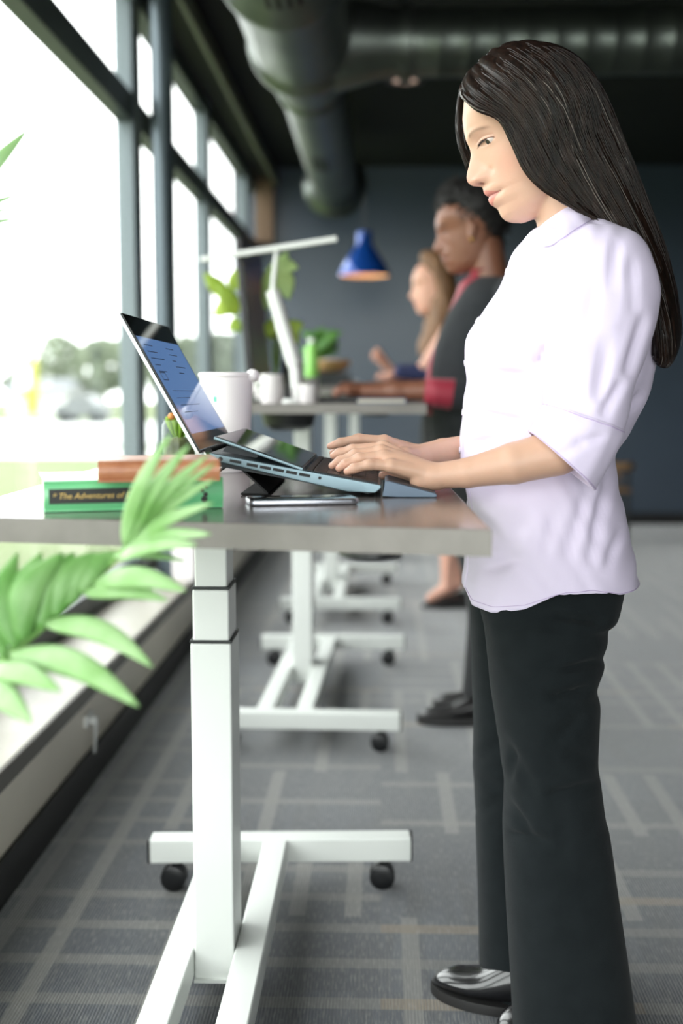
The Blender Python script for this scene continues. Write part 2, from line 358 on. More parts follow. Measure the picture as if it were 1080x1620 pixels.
# ================================================================== SIT-STAND DESKS
M['lam'] = mat('grey_brown_laminate', S(118, 109, 105), .17, spec=.6, vary=(S(94, 87, 84), 26, (6, .25, 1)), bump=(60, .02, (6, .2, 1)))
M['lam_edge'] = mat('grey_edge_band', S(133, 128, 123), .4, vary=(S(124, 119, 114), 22, (.3, 6, 1)))
M['white_metal'] = mat('white_powder_coat', S(220, 223, 219), .35, bump=(400, .02))
M['collar'] = mat('black_plastic_collar', S(26, 30, 30), .45)
M['caster'] = mat('black_caster_plastic', S(22, 23, 25), .35)
DW, DL, DZ = .666, 1.18, .03
def make_desk(X0, Y0, ztop, label, quad=None):
    """X0 centre of the near edge, Y0 its depth"""
    t = thing('standing_desk', label, 'desk', (X0, Y0 + DL / 2, 0), 'white framed standing desks in a row')
    XT = X0 + .0155
    tp = MB().box(XT - DW / 2 + .001, XT + DW / 2 - .001, Y0 + .001, Y0 + DL - .001, ztop - DZ, ztop).build('tabletop', M['lam'], t, bevel=.0012)
    e = MB(); a, b, c, d = XT - DW / 2, XT + DW / 2, Y0, Y0 + DL; z0, z1 = ztop - DZ, ztop - .0006
    e.box(a, b, c, c + .002, z0, z1).box(a, b, d - .002, d, z0, z1).box(a, a + .002, c + .002, d - .002, z0, z1).box(b - .002, b, c + .002, d - .002, z0, z1)
    e_name = e.build('edge_band', M['lam_edge'], tp).name
    if quad:                                   # the nearest top is not quite square: its four corners were measured
        for o_ in (tp, tp.children[0] if tp.children else bpy.data.objects[e_name]):
            for v in o_.data.vertices:
                x, y = v.co.x + X0, v.co.y + Y0 + DL / 2; s_, q_ = (x - a) / (b - a), (y - c) / (d - c); p_ = [(1 - s_) * (1 - q_), s_ * (1 - q_), (1 - s_) * q_, s_ * q_]
                v.co.x = sum(w_ * k_[0] for w_, k_ in zip(p_, quad)) - X0; v.co.y = sum(w_ * k_[1] for w_, k_ in zip(p_, quad)) - Y0 - DL / 2
    cx, cy = X0 - .073, Y0 + .68
    for nm, w, dd, z0, z1 in (('column_outer_stage', .0345, .053, .062, .652), ('column_middle_stage', .031, .0475, .60, .742), ('column_inner_stage', .0275, .042, .70, ztop - DZ - .004)):
        MB().box(cx - w, cx + w, cy - dd, cy + dd, z0, z1).build(nm, M['white_metal'], t, bevel=.004)
    for z, w, dd in ((.652, .0352, .0537), (.742, .0317, .0482)): MB().box(cx - w, cx + w, cy - dd, cy + dd, z, z + .0045).build('column_collar', M['collar'], t, bevel=.001)
    MB().box(cx - .16, cx + .16, cy - .25, cy + .25, ztop - DZ - .006, ztop - DZ).build('mounting_plate', M['white_metal'], t)
    for s_ in (-1, 1): MB().box(cx + s_ * .0605 - .0255, cx + s_ * .0605 + .0255, Y0 + .075, Y0 + 1.125, .066, .118).build('base_rail', M['white_metal'], t, bevel=.004)
    MB().box(cx - .0345, cx + .0345, cy - .06, cy + .06, .060, .066).build('base_plate', M['white_metal'], t)
    for far in (0, 1):
        yb = Y0 + (1.15 if far else .05); ang = R(3.2) if far else 0
        fb = MB().box(-.28, .28, -.026, .026, .066, .118)
        ca, sa = math.cos(ang), math.sin(ang); fb.v = [(X0 - .003 + x * ca - y * sa, yb + x * sa + y * ca, z) for x, y, z in fb.v]
        fo = fb.build('foot_bar', M['white_metal'], t, bevel=.004)
        for s_ in (-1, 1):
            x, y = X0 - .003 + s_ * .2815 * ca, yb + s_ * .2815 * sa
            MB().box(x - .0022, x + .0022, y - .025, y + .025, .067, .117).build('end_cap', M['caster'], fo)
            x, y = X0 - .003 + s_ * .225 * ca, yb + s_ * .225 * sa
            k = MB().cyl((x, y, .052), (x, y, .066), .012, n=16).build('caster', M['caster'], t, smooth=True)
            hd = MB(); pr_ = [(.028 * math.cos(q), .030 + .027 * math.sin(q)) for q in (i * math.pi / 10 for i in range(11))]
            hd.loft([[(x + a_ - .006, y + j, b_) for a_, b_ in pr_] for j in (-.0085, .0085)]).build('fork_hood', M['caster'], k, bevel=.003)
            for j in (-.019, .011): MB().lathe([(.006, 0), (.0245, 0), (.0275, .002), (.0275, .006), (.0245, .008), (.006, .008)], (x - .006, y + j, .0275), 24, axis='y').build('wheel', M['caster'], k, smooth=True)
    pd = MB(); pd.lathe([(.001, .0), (.034, .0), (.042, .004), (.042, .008), (.001, .008)], (0, 0, 0), 28); pd.v = [(X0 + .20 + x * .9, Y0 + .045 + y, ztop - DZ - .008 + z) for x, y, z in pd.v]
    pd.build('height_paddle', M['caster'], t, smooth=True)
    return t
Z1 = .920
nr_, fl_, l0_, l1_ = Q(778, 838, Z1), Q(0, 858, Z1 - DZ), Q(0, 782, Z1), Q(41, 772, Z1)
def on(p, q, x=None, y=None):                 # a point of the line p-q at a given x or y
    t = (x - p.x) / (q.x - p.x) if x is not None else (y - p.y) / (q.y - p.y); return (p.x + (q.x - p.x) * t, p.y + (q.y - p.y) * t)
desk1 = make_desk(-.2125, 1.285, Z1, 'nearest grey topped standing desk carrying the books and the open laptop',
                  [on(nr_, fl_, x=-.55), (nr_.x, nr_.y), (-.566, 2.465), (nr_.x - .026, 2.465)])
Z2, Z3, Z4 = 1.037, 1.095, 1.06
desk2 = make_desk(-.205, 3.375, Z2, 'second standing desk, where the woman in the dark blazer works')
desk2.rotation_euler = (0, 0, R(-1.6))
desk3 = make_desk(-.19, 5.31, Z3, 'third standing desk, in front of the woman with long fair brown hair')
desk4 = make_desk(-.12, 7.4, Z4, 'farthest standing desk, close to the blue grey back wall')
tr = MB(); tr.lathe([(.001, -.05), (.05, -.05), (.075, -.035), (.083, 0), (.079, 0), (.07, -.03), (.001, -.044)], (P(462, 655, 3.5).x, 3.52, Z2 - DZ - .002), 32).build('cable_tray', M['caster'], desk2, smooth=True)
# ================================================================== ON THE NEAREST DESK
ZT = Z1 + .0006
def text(parent, s, size, o, ux, uz, m, name='lettering', shear=0, depth=.0002):
    c = bpy.data.curves.new(name, 'FONT'); c.body = s; c.size = size; c.extrude = depth; c.shear = shear; c.align_y = 'CENTER'
    t0 = bpy.data.objects.new(name + '_outline', c); col.objects.link(t0); me = bpy.data.meshes.new_from_object(t0.evaluated_get(bpy.context.evaluated_depsgraph_get())); bpy.data.objects.remove(t0)
    t = bpy.data.objects.new(name, me); col.objects.link(t); me.materials.clear(); me.materials.append(m)
    ux, uz = Vector(ux).normalized(), Vector(uz).normalized(); n = ux.cross(uz)
    mw = Matrix((ux, uz, n)).transposed().to_4x4(); mw.translation = Vector(o) - WL[parent.name]; t.matrix_local = mw; t.parent = parent; t.matrix_local = mw; return t
def book(name, label, a, b, depth, z, h, mc, mp, group=None):
    """a, b: the spine's two lower corners; the boards, the page block and the spine"""
    a, b = Vector((a.x, a.y, z)), Vector((b.x, b.y, z)); u = (b - a).normalized(); w = Vector((-u.y, u.x, 0)); L = (b - a).length
    t = thing(name, label, 'book', a, group); T = .0028
    MB().obox(a + u * .004 + w * .003 + Vector((0, 0, T)), u * (L - .008), w * (depth - .008), Vector((0, 0, h - 2 * T))).build('page_block', mp, t)
    c = MB(); c.obox(a, u * L, w * depth, Vector((0, 0, T))); c.build('back_board', mc, t, bevel=.0008)
    c = MB(); c.obox(a + Vector((0, 0, h - T)), u * L, w * depth, Vector((0, 0, T))); c.build('front_board', mc, t, bevel=.0008)
    c = MB(); n = 9; rings = []
    for s_ in (0, 1): rings.append([a + u * L * s_ + w * (.003 - .0045 * math.sin(math.pi * i / (n - 1))) + Vector((0, 0, h * i / (n - 1))) for i in range(n)] + [a + u * L * s_ + w * .0045 + Vector((0, 0, h * (1 - i))) for i in (0, 1)])
    c.loft(rings).build('spine', mc, t, smooth=True)
    return t, a, u, w, L
M['green_cloth'] = mat('bright_green_book_cloth', S(118, 206, 146), .2, spec=.7, bump=(500, .02))
M['pages'] = mat('cream_paper_edges', S(240, 232, 212), .85, vary=(S(222, 212, 188), 60, (.2, .2, 9)))
M['brown_leather'] = mat('worn_tan_leather', S(176, 112, 78), .3, vary=(S(196, 136, 100), 25), bump=(120, .2))
M['label_black'] = mat('black_spine_label', S(36, 38, 34), .5); M['gold'] = mat('gold_lettering', S(205, 172, 96), .4, .3)
gb, a, u, w, L = book('green_book', 'thick bright green hardback with a black title label, lying under the brown book', Q(70, 811, ZT), Q(353, 803, ZT), .165, ZT, .0395, M['green_cloth'], M['pages'])
gl = MB().obox(a + u * .006 - w * .0024 + Vector((0, 0, .0105)), u * .125, w * .0015, Vector((0, 0, .0185))).build('title_label', M['label_black'], gb)
text(gl, '* The Adventures of DON', .0105, a + u * .0095 - w * .0026 + Vector((0, 0, .0197)), u, (0, 0, 1), M['gold'], shear=.28)
om = MB(); o0 = a + u * .2 - w * .0022
for x_, z_, r_ in ((0, .012, .004), (.002, .018, .003), (-.002, .023, .0025), (.003, .027, .002), (-.03, .015, .003), (-.028, .02, .002)):
    om.cyl(o0 + u * x_ + Vector((0, 0, z_)), o0 + u * x_ - w * .0007 + Vector((0, 0, z_)), r_, n=10)
om.build('spine_ornament', M['label_black'], gb)
bb, a, u, w, L = book('brown_book', 'smaller worn tan leather book lying on top of the green book', Q(155, 764, ZT + .0395), Q(348, 761, ZT + .0395), .12, ZT + .0397, .0265, M['brown_leather'], mat('pinkish_paper_edges', S(224, 196, 184), .85))

# laptop with a second tilted screen
M['lap'] = mat('blue_grey_aluminium', S(112, 130, 138), .32, .75); M['lap_dark'] = mat('dark_laptop_shell', S(24, 30, 34), .4, .3)
M['lap_edge'] = mat('polished_edge', S(200, 206, 208), .2, .9); M['gloss'] = mat('glossy_black_glass', S(10, 11, 13), .04, 0, .6)
M['key'] = mat('brown_black_keys', S(58, 48, 46), .45); M['rub'] = mat('black_rubber', S(14, 14, 15), .6)
scm = bpy.data.materials.new('lit_screen'); scm.use_nodes = True; n_ = scm.node_tree.nodes; b_ = n_['Principled BSDF']; b_.inputs['Base Color'].default_value = (.01, .01, .012, 1); b_.inputs['Roughness'].default_value = .05
b_.inputs['Emission Color'].default_value = S(64, 90, 128); b_.inputs['Emission Strength'].default_value = .8
Y0l, Y1l = 1.66, 2.02
lt = thing('laptop', 'open blue grey laptop with a second tilted screen above its keyboard', 'laptop', (-.12, 1.84, ZT))
rT, rB, fT, fB = (-.247, .984), (-.243, .9725), (-.002, .9385), (-.010, .9265)
MB().loft([[(x, y, z) for x, z in (rT, fT, (-.001, .934), fB, (-.05, .928), rB)] for y in (Y0l, Y1l)]).build('base', M['lap'], lt, bevel=.0015)
bu = Vector((fT[0] - rT[0], 0, fT[1] - rT[1])).normalized(); bn = Vector((-bu.z, 0, bu.x)); O = Vector((rT[0], Y0l, rT[1])); bL = .2492
MB().loft([[(x, y, z) for x, z in ((-.24, .973), (-.008, .9275), (-.02, .925), (-.235, .964))] for y in (Y0l + .006, Y1l - .006)]).build('underside', M['lap_dark'], lt)
# ports and vents on the near edge
pt = MB()
for s_, r_ in ((.018, .0032),): pt.cyl(O + bu * s_ - bn * .006 + Vector((0, .001, 0)), O + bu * s_ - bn * .006 - Vector((0, .0006, 0)), r_, n=14)
pt.build('power_port', M['rub'], lt)
MB().obox(O + bu * .031 - bn * .0078 - Vector((0, .0006, 0)), bu * .017, (0, .002, 0), bn * .0042).build('video_port', M['rub'], lt, bevel=.0008)
MB().cyl(O + bu * .162 - bn * .0065, O + bu * .162 - bn * .0065 - Vector((0, .0007, 0)), .0023, n=14).build('audio_port', M['rub'], lt)
for i in range(5): MB().obox(O + bu * (.056 + i * .019) - bn * .0085 - Vector((0, .0006, 0)), bu * .016, (0, .002, 0), bn * .0042).build('vent_slot', M['rub'], lt)
for i in range(9): MB().obox(O + bu * (.066 + i * .0085) - bn * .0134 - Vector((0, -.0055, 0)), bu * .0055, (0, .002, 0), bn * .0012).build('vent_slot', M['lap_edge'], lt)
# lid
lu = Vector((-.369 + .258, 0, 1.182 - .984)).normalized(); ln = Vector((lu.z, 0, -lu.x)); LO = Vector((-.258, Y0l, .984)); H = .2265
MB().obox(LO - ln * .0065, lu * H, (0, .36, 0), ln * .0045).build('lid', M['lap_dark'], lt, bevel=.0012)
lid = MB().obox(LO - ln * .002, lu * H, (0, .36, 0), ln * .002).build('screen_glass', M['gloss'], lt, bevel=.0006)
MB().obox(LO - ln * .0072 + Vector((0, -.0005, 0)), lu * H, (0, .001, 0), ln * .0042).build('lid_edge', M['lap_edge'], lt)
act = MB().obox(LO + lu * .030 + Vector((0, .008, 0)), lu * .160, (0, .344, 0), ln * .0003).build('lit_area', scm, lid)
ui = MB()
def uibar(s0, s1, y0, y1): ui.obox(LO + lu * s0 + Vector((0, y0, 0)), lu * (s1 - s0), (0, y1 - y0, 0), ln * .0005)
rr = random.Random(3)
for i in range(5):
    uibar(.176 - i * .011, .1772 - i * .011, .03, .03 + rr.uniform(.04, .14))
    uibar(.176 - i * .011, .1772 - i * .011, .20, .20 + rr.uniform(.03, .1))
for a_, b_2, c_, d_ in ((.118, .1192, .03, .07), (.130, .1312, .03, .07), (.118, .1312, .03, .0318), (.118, .1312, .0682, .07)): uibar(a_, b_2, c_, d_)
for i in range(4): uibar(.10 - i * .012, .1008 - i * .012, .05, .05 + rr.uniform(.05, .2))
ui.build('page_lines', mat('dark_text_lines', S(30, 38, 62), .4), act)
MB().cyl((-.252, Y0l + .03, .984), (-.252, Y1l - .03, .984), .0055, n=14).build('hinge', M['rub'], lt, smooth=True)
# second screen
p0, p1 = Vector((-.239, Y0l, 1.0075)), Vector((-.112, Y0l, .9625)); su = (p1 - p0).normalized(); sn = Vector((-su.z, 0, su.x)); sL = (p1 - p0).length
s2 = MB().obox(p0 - sn * .005, su * sL, (0, .36, 0), sn * .0046).build('second_screen', M['lap'], lt, bevel=.001)
MB().obox(p0 + su * .003 - sn * .0004 + Vector((0, .003, 0)), su * (sL - .006), (0, .354, 0), sn * .001).build('screen_glass', M['gloss'], s2)
for y_ in (Y0l + .03, Y1l - .04): MB().obox(Vector((-.232, y_, .984)), Vector((.05, 0, -.009)), (0, .012, 0), Vector((.006, 0, .008))).build('screen_lifter', M['lap_dark'], lt)
# keyboard: five rows
kb = MB().obox(O + bu * .139 + bn * .0002 + Vector((0, .008, 0)), bu * .106, (0, .344, 0), bn * .0006).build('keyboard', M['lap_dark'], lt)
for r_ in range(6):
    w0 = .0085 if r_ == 0 else .0175; s0 = .141 if r_ == 0 else .1515 + (r_ - 1) * .0187
    nk = 15 if r_ < 5 else 9
    for c_ in range(nk):
        kw = .34 / nk
        MB().obox(O + bu * s0 + bn * .0008 + Vector((0, .010 + c_ * kw, 0)), bu * w0, (0, kw - .002, 0), bn * .0014).build('key', M['key'], kb, bevel=.0004, seg=1)
# flip-out stand under the rear
st = MB(); st.hexa([(-.214, 1.69, .9690), (-.214, 1.69, .9655), (-.214, 1.99, .9690), (-.214, 1.99, .9655), (-.166, 1.69, .9245), (-.166, 1.69, ZT + .0002), (-.166, 1.99, .9245), (-.166, 1.99, ZT + .0002)])
st.build('stand_leg', M['rub'], lt); MB().box(-.206, -.166, 1.69, 1.99, ZT + .0002, ZT + .003).build('stand_foot', M['rub'], lt, bevel=.0008)
MB().tube([(-.222, 1.70, .966), (-.262, 1.70, .939)], .0022, 8).build('stand_strut', M['rub'], lt)
# detached palm rest
pr2 = thing('palm_rest', 'wedge shaped blue grey palm rest in front of the laptop keyboard', 'palm rest', (.035, 1.84, ZT))
MB().loft([[(x, y, z) for x, z in ((.000, ZT + .0012), (.0045, .9435), (.008, .9442), (.076, .9262), (.0785, ZT + .002), (.076, ZT), (.022, ZT))] for y in (Y0l, Y1l)]).build('wedge_body', mat('blue_grey_leatherette', S(96, 112, 130), .42, .2), pr2, bevel=.0012)
MB().loft([[(x, y, z) for x, z in ((.009, .9443), (.074, .9271), (.0738, .9277), (.009, .9449))] for y in (Y0l + .004, Y1l - .004)]).build('palm_pad', mat('dark_soft_pad', S(54, 52, 56), .6), pr2)
# phone
a, b, c = Q(395, 801, ZT), Q(570, 798, ZT), Q(390, 793, ZT); u = (b - a).normalized(); w = Vector((-u.y, u.x, 0)); L = .147; W = .070; a = Vector((a.x, a.y, ZT))
ph = thing('smartphone', 'dark glass phone with a silver edge lying flat on the desk before the laptop', 'phone', a + u * L / 2 + w * W / 2)
def rrect(z, ins, r=.011):
    pts = []
    for cx_, cy_, a0 in ((L - r, W - r, 0), (r, W - r, 90), (r, r, 180), (L - r, r, 270)):
        for i in range(6): q = R(a0 + i * 18); pts.append(a + u * (cx_ + (r - ins) * math.cos(q)) + w * (cy_ + (r - ins) * math.sin(q)) + Vector((0, 0, z)))
    return pts
MB().loft([rrect(0, .002), rrect(.0012, .0004), rrect(.003, 0), rrect(.0052, .0), rrect(.0068, .0006)]).build('silver_body', mat('silver_phone_edge', S(200, 202, 212), .25, .85), ph, smooth=True)
MB().loft([rrect(.0068, .0008), rrect(.0076, .0012), rrect(.0079, .003)]).build('front_glass', M['gloss'], ph, smooth=True)
MB().obox(a + u * (L - .03) + w * .02 + Vector((0, 0, .0079)), u * .0012, w * .03, (0, 0, .0001)).build('ear_slot', M['lap_edge'], ph)
# cup
M['paper_white'] = mat('white_paper_cup', S(240, 234, 234), .5)
cc = P(359, 700, 2.2); cup = thing('paper_cup', 'tall white paper cup behind the laptop screen', 'cup', (cc.x, 2.2, ZT))
MB().lathe([(.0385, 0), (.041, .0), (.0415, .006), (.0495, .178), (.0480, .178), (.0395, .008), (.001, .006)], (cc.x, 2.2, ZT), 48).build('cup_body', M['paper_white'], cup, smooth=True)
MB().lathe([(.0485, .176), (.0515, .1775), (.0525, .181), (.0515, .1845), (.0485, .1855), (.0468, .181)], (cc.x, 2.2, ZT), 48).build('rolled_rim', M['paper_white'], cup, smooth=True)
tb = MB(); tb.ball((cc.x + .051, 2.19, ZT + .180), (.013, .016, .012), 16, 10); tb.build('sip_tab', M['paper_white'], cup, smooth=True)
lg = MB(); lg.lathe([(.0476, .131), (.0478, .136), (.0480, .141)], (cc.x, 2.2, ZT), 48, caps=False)
lg.f = [f for f in lg.f if all(lg.v[i][1] < 2.2 - .03 and -.021 < lg.v[i][0] - cc.x < -.007 for i in f)]; lg.v = [(x + (x - cc.x) * .006, y + (y - 2.2) * .006, z) for x, y, z in lg.v]
lg.build('printed_mark', mat('teal_print', S(110, 196, 176), .5), cup, solid=.0003)
# jar
jx = P(283, 690, 2.12).x; jr = thing('glass_jar', 'small glass jar with a little succulent, behind the books by the window', 'jar', (jx, 2.12, ZT))
jh = P(283, 662, 2.12).z - ZT
MB().lathe([(.026, 0), (.030, .003), (.031, .012), (.031, jh - .014), (.027, jh - .006), (.028, jh), (.0262, jh), (.0252, jh - .007), (.029, jh - .016), (.029, .012), (.001, .004)], (jx, 2.12, ZT), 40).build('jar_glass', glass_mat('jar_glass', (.9, .95, .9, 1), 1.45, .02), jr, smooth=True)
MB().lathe([(.001, .005), (.027, .005), (.0285, .014), (.0285, jh * .62), (.02, jh * .66), (.001, jh * .67)], (jx, 2.12, ZT), 32).build('moss_filling', mat('olive_moss', S(126, 122, 84), .9, vary=(S(88, 90, 60), 40)), jr, smooth=True)
M['leafy'] = mat('yellow_green_leaf', S(176, 204, 78), .5, vary=(S(140, 180, 62), 14), trans=.3)
sc_ = MB()
for i in range(14):
    q = i * 2.4; rad = .004 + .0135 * (i / 14); b0 = Vector((jx + rad * math.cos(q) * .5, 2.12 + rad * math.sin(q) * .5, ZT + jh * .66)); tip = Vector((jx + rad * 1.5 * math.cos(q), 2.12 + rad * 1.5 * math.sin(q), ZT + jh + .014 - .012 * (i / 14)))
    sc_.tube([b0, b0.lerp(tip, .5), tip.lerp(b0, .12), tip], [.002, .005, .005, .001], 8)
sc_.build('succulent_leaves', M['leafy'], jr, smooth=True)
MB().ball((jx - .010, 2.105, ZT + jh + .004), .007, 12, 8).build('orange_bud', mat('orange_bud', S(214, 140, 70), .6), jr, smooth=True)

# ================================================================== ON THE SECOND DESK
M['white_gloss'] = mat('white_gloss_plastic', S(244, 245, 242), .25, coat=.4); M['black_sat'] = mat('satin_black_plastic', S(24, 24, 26), .4)
mo = thing('monitor', 'dark monitor seen nearly edge-on at the window side of the second desk', 'monitor', (-.44, 4.05, Z2))
def mpt(s, z): return (-.410 - .034 * (z - 1.10) / .46 + s, z)
scx = MB(); z0, z1 = 1.105, 1.555
def mslab(y0, y1, z0, z1, a_, b_): return MB().hexa([(mpt(s, z)[0], y, z) for s in (a_, b_) for y in (y0, y1) for z in (z0, z1)])
mslab(3.72, 4.34, z0, z1, -.022, 0).build('housing', M['black_sat'], mo, bevel=.004)
mslab(3.728, 4.332, z0 + .008, z1 - .008, -.001, .0012).build('screen', mat('dark_screen', S(74, 66, 61), .3), mo)
MB().box(-.462, -.442, 4.0, 4.06, Z2 + .008, 1.30).build('neck', M['black_sat'], mo, bevel=.004); MB().box(-.53, -.38, 3.92, 4.14, Z2, Z2 + .008).build('foot', M['black_sat'], mo, bevel=.003)
YL = 3.66
la = thing('desk_lamp', 'white bar desk lamp with a slanting arm on the second desk', 'desk lamp', (P(470, 632, YL).x, YL, Z2))
e0, e1, e2, e3 = P(471, 628, YL), P(466, 578, YL), P(446, 512, YL), P(431, 460, YL); tp_ = P(437, 397, YL)
MB().lathe([(.001, 0), (.06, 0), (.06, .008), (.05, .012), (.001, .013)], (e0.x, YL, Z2), 32).build('lamp_base', M['white_gloss'], la, smooth=True)
MB().tube([(e0.x, YL, Z2 + .01), e0, e1], .017, 16).build('post', M['white_gloss'], la, smooth=True)
MB().tube([e1, e2], .0225, 16).build('lower_arm', M['white_gloss'], la, smooth=True); MB().ball(tuple(e2), .018, 14, 10).build('elbow_joint', mat('pale_grey_plastic', S(206, 210, 206), .4), la, smooth=True)
MB().tube([e2, e3], .021, 16).build('middle_arm', M['white_gloss'], la, smooth=True); MB().tube([e3, tp_], .007, 12).build('upper_arm', M['white_gloss'], la, smooth=True)
b0, b1 = P(318, 411, YL), P(533, 378, YL); d_ = (b1 - b0); u = d_.normalized(); wv = Vector((0, 1, 0)); nv = u.cross(wv)
MB().obox(b0 - wv * .014 - nv * .008, d_, wv * .028, nv * .016).build('light_bar', M['white_gloss'], la, bevel=.003)
def pottery(name, label, cat, x, y, z, prof, m, inner=None, parts=()):
    t = thing(name, label, cat, (x, y, z)); MB().lathe(prof, (x, y, z), 36).build('body', m, t, smooth=True)
    for nm, pf, mm_ in parts: MB().lathe(pf, (x, y, z), 36).build(nm, mm_, t, smooth=True)
    return t
def mugprof(r0, r1, h): return [(.001, 0), (r0, 0), (r0 + .002, .004), (r1, h), (r1 - .003, h), (r0 - .002, .006), (.001, .006)]
bx_ = P(456, 630, 3.85).x
pottery('travel_tumbler', 'black tumbler standing behind the lamp post on the second desk', 'tumbler', bx_ + .012, 3.86, Z2, mugprof(.03, .036, .125), M['black_sat'], parts=(('drinking_lid', [(.001, .124), (.037, .122), (.038, .13), (.03, .138), (.001, .139)], M['slot']),))
def mug(label, px, Y, r, h, m):
    x = P(px, 630, Y).x; t = pottery('mug', label, 'mug', x, Y, Z2, mugprof(r * .9, r, h), m)
    hp = [(x - r * .9, Y, Z2 + h * .8), (x - r * 1.5, Y, Z2 + h * .78), (x - r * 1.7, Y, Z2 + h * .5), (x - r * 1.4, Y, Z2 + h * .25), (x - r * .88, Y, Z2 + h * .2)]
    MB().tube(hp, r * .14, 10).build('handle', m, t, smooth=True); return t
mug('white mug at the near edge of the second desk, right of the lamp post', 487, 3.5, .0275, .055, M['paper_white'])
mug('white mug behind the near mug on the second desk', 489, 4.25, .034, .085, M['white_gloss'])
mug('small white mug left of the lamp post on the second desk', 430, 3.5, .033, .085, M['paper_white'])
kx0, kx1 = P(505, 630, 3.72).x, P(562, 630, 3.72).x
k2 = thing('keyboard', 'low black keyboard under the hands of the woman in the dark blazer', 'keyboard', ((kx0 + kx1) / 2, 3.8, Z2))
MB().box(kx0, kx1 + .02, 3.62, 4.02, Z2, Z2 + .016).build('keyboard_body', M['black_sat'], k2, bevel=.004)
for r_ in range(4): MB().box(kx0 + .01 + r_ * .027, kx0 + .033 + r_ * .027, 3.63, 4.01, Z2 + .016, Z2 + .019).build('key_row', M['key'], k2, bevel=.001)
nx0, nx1 = P(566, 634, 3.45).x, P(640, 634, 3.45).x
nb = thing('notebook', 'closed blue notebook at the near end of the second desk under a forearm', 'notebook', ((nx0 + nx1) / 2, 3.5, Z2))
MB().box(nx0, nx1, 3.41, 3.58, Z2 + .003, Z2 + .012).build('paper', M['pages'], nb); MB().box(nx0 - .003, nx1 + .003, 3.407, 3.583, Z2, Z2 + .003).build('back_cover', mat('blue_cover', S(62, 84, 124), .5), nb)
MB().box(nx0 - .003, nx1 + .003, 3.407, 3.583, Z2 + .012, Z2 + .015).build('front_cover', bpy.data.materials['blue_cover'], nb); MB().box(nx1 + .0, nx1 + .003, 3.407, 3.583, Z2 + .003, Z2 + .012).build('spine', bpy.data.materials['blue_cover'], nb)

# leaves and plants
def blade(base, tip, width, sag, m, name, parent, nrm=(0, -1, .25), n=12, fold=.18, curl=0.0):
    base, tip = Vector(base), Vector(tip); ax = tip - base; L = ax.length; t = ax.normalized(); nr = Vector(nrm); nr = (nr - t * nr.dot(t)).normalized(); sd = t.cross(nr)
    m_ = MB(); rows = []
    for i in range(n + 1):
        s = i / n; wv = width * .5 * (math.sin(math.pi * min(1, s ** .72)) ** .8 if 0 < s < 1 else 0) + .0006
        c = base + ax * s + nr * (sag * L * math.sin(math.pi * s)) + sd * (curl * L * math.sin(math.pi * s))
        ed = -nr * fold * wv; row = []
        for j in range(-4, 5):
            f_ = j / 4; row.append(c + sd * wv * f_ + ed * abs(f_) ** 1.5 + nr * wv * (.05 if j % 2 else (-.09 if j == 0 else -.03)))
        rows.append(row)
    m_.loft(rows, close=False, caps=False); return m_.build(name, m, parent, smooth=True, solid=.0008, angle=80)
M['leaf_a'] = mat('pale_green_leaf', S(166, 200, 122), .45, vary=(S(190, 214, 140), 8), trans=.35)
M['leaf_y'] = mat('lime_leaf', S(186, 206, 84), .45, vary=(S(160, 190, 70), 8), trans=.4)
M['leaf_g'] = mat('mid_green_leaf', S(72, 130, 50), .5, vary=(S(96, 150, 62), 12), trans=.3)
M['stem'] = mat('green_stem', S(120, 150, 76), .5)
def potted(name, label, px, Y, z, pot_m, r, h, leaves, m_default, clear=False):
    x = P(px, 600, Y).x; t = thing(name, label, 'plant', (x, Y, z))
    MB().lathe([(.001, 0), (r * .8, 0), (r, h), (r * .93, h), (r * .88, h * .9), (.001, h * .88)], (x, Y, z), 32).build('pot', pot_m, t, smooth=True)
    for lf in leaves:
        bp, tp2, w_, dy = lf[:4]; mm_ = lf[4] if len(lf) > 4 else m_default
        b = P(bp[0], bp[1], Y + dy); tt = P(tp2[0], tp2[1], Y + dy * 1.15)
        r0 = Vector((x, Y, z + h * .85)); mid = r0.lerp(b, .6) + Vector((0, 0, .04))
        MB().tube([r0, mid, b], [.004, .003, .002], 6).build('stem', M['stem'], t, smooth=True)
        blade(b, tt, w_, .1, mm_, 'leaf', t, (0, -1, .4), 8)
    return t
potted('potted_pothos', 'trailing pothos with large pale leaves behind the bar lamp on the second desk', 436, 3.98, Z2, M['white_gloss'], .03, .06, [
    ((420, 470), (455, 398), .075, -.12, M['leaf_a']), ((440, 420), (472, 424), .05, -.13, M['leaf_a']), ((448, 425), (456, 475), .06, -.14, M['leaf_a']),
    ((430, 440), (420, 492), .05, -.1, M['leaf_a']), ((440, 530), (418, 512), .06, -.10, M['leaf_y']), ((450, 525), (480, 512), .06, -.1, M['leaf_y']), ((452, 515), (470, 545), .055, -.1, M['leaf_y']), ((440, 505), (424, 528), .05, -.12, M['leaf_y'])], M['leaf_y'])
potted('potted_pothos', 'lime green pothos behind the monitor at the window end of the second desk', 408, 4.47, Z2, M['white_gloss'], .03, .06, [
    ((375, 500), (345, 445), .075, .0), ((360, 470), (322, 432), .065, .03), ((362, 480), (338, 500), .065, .03), ((380, 510), (360, 520), .06, 0), ((372, 460), (372, 425), .06, 0), ((378, 480), (352, 470), .06, .02)], M['leaf_y'])

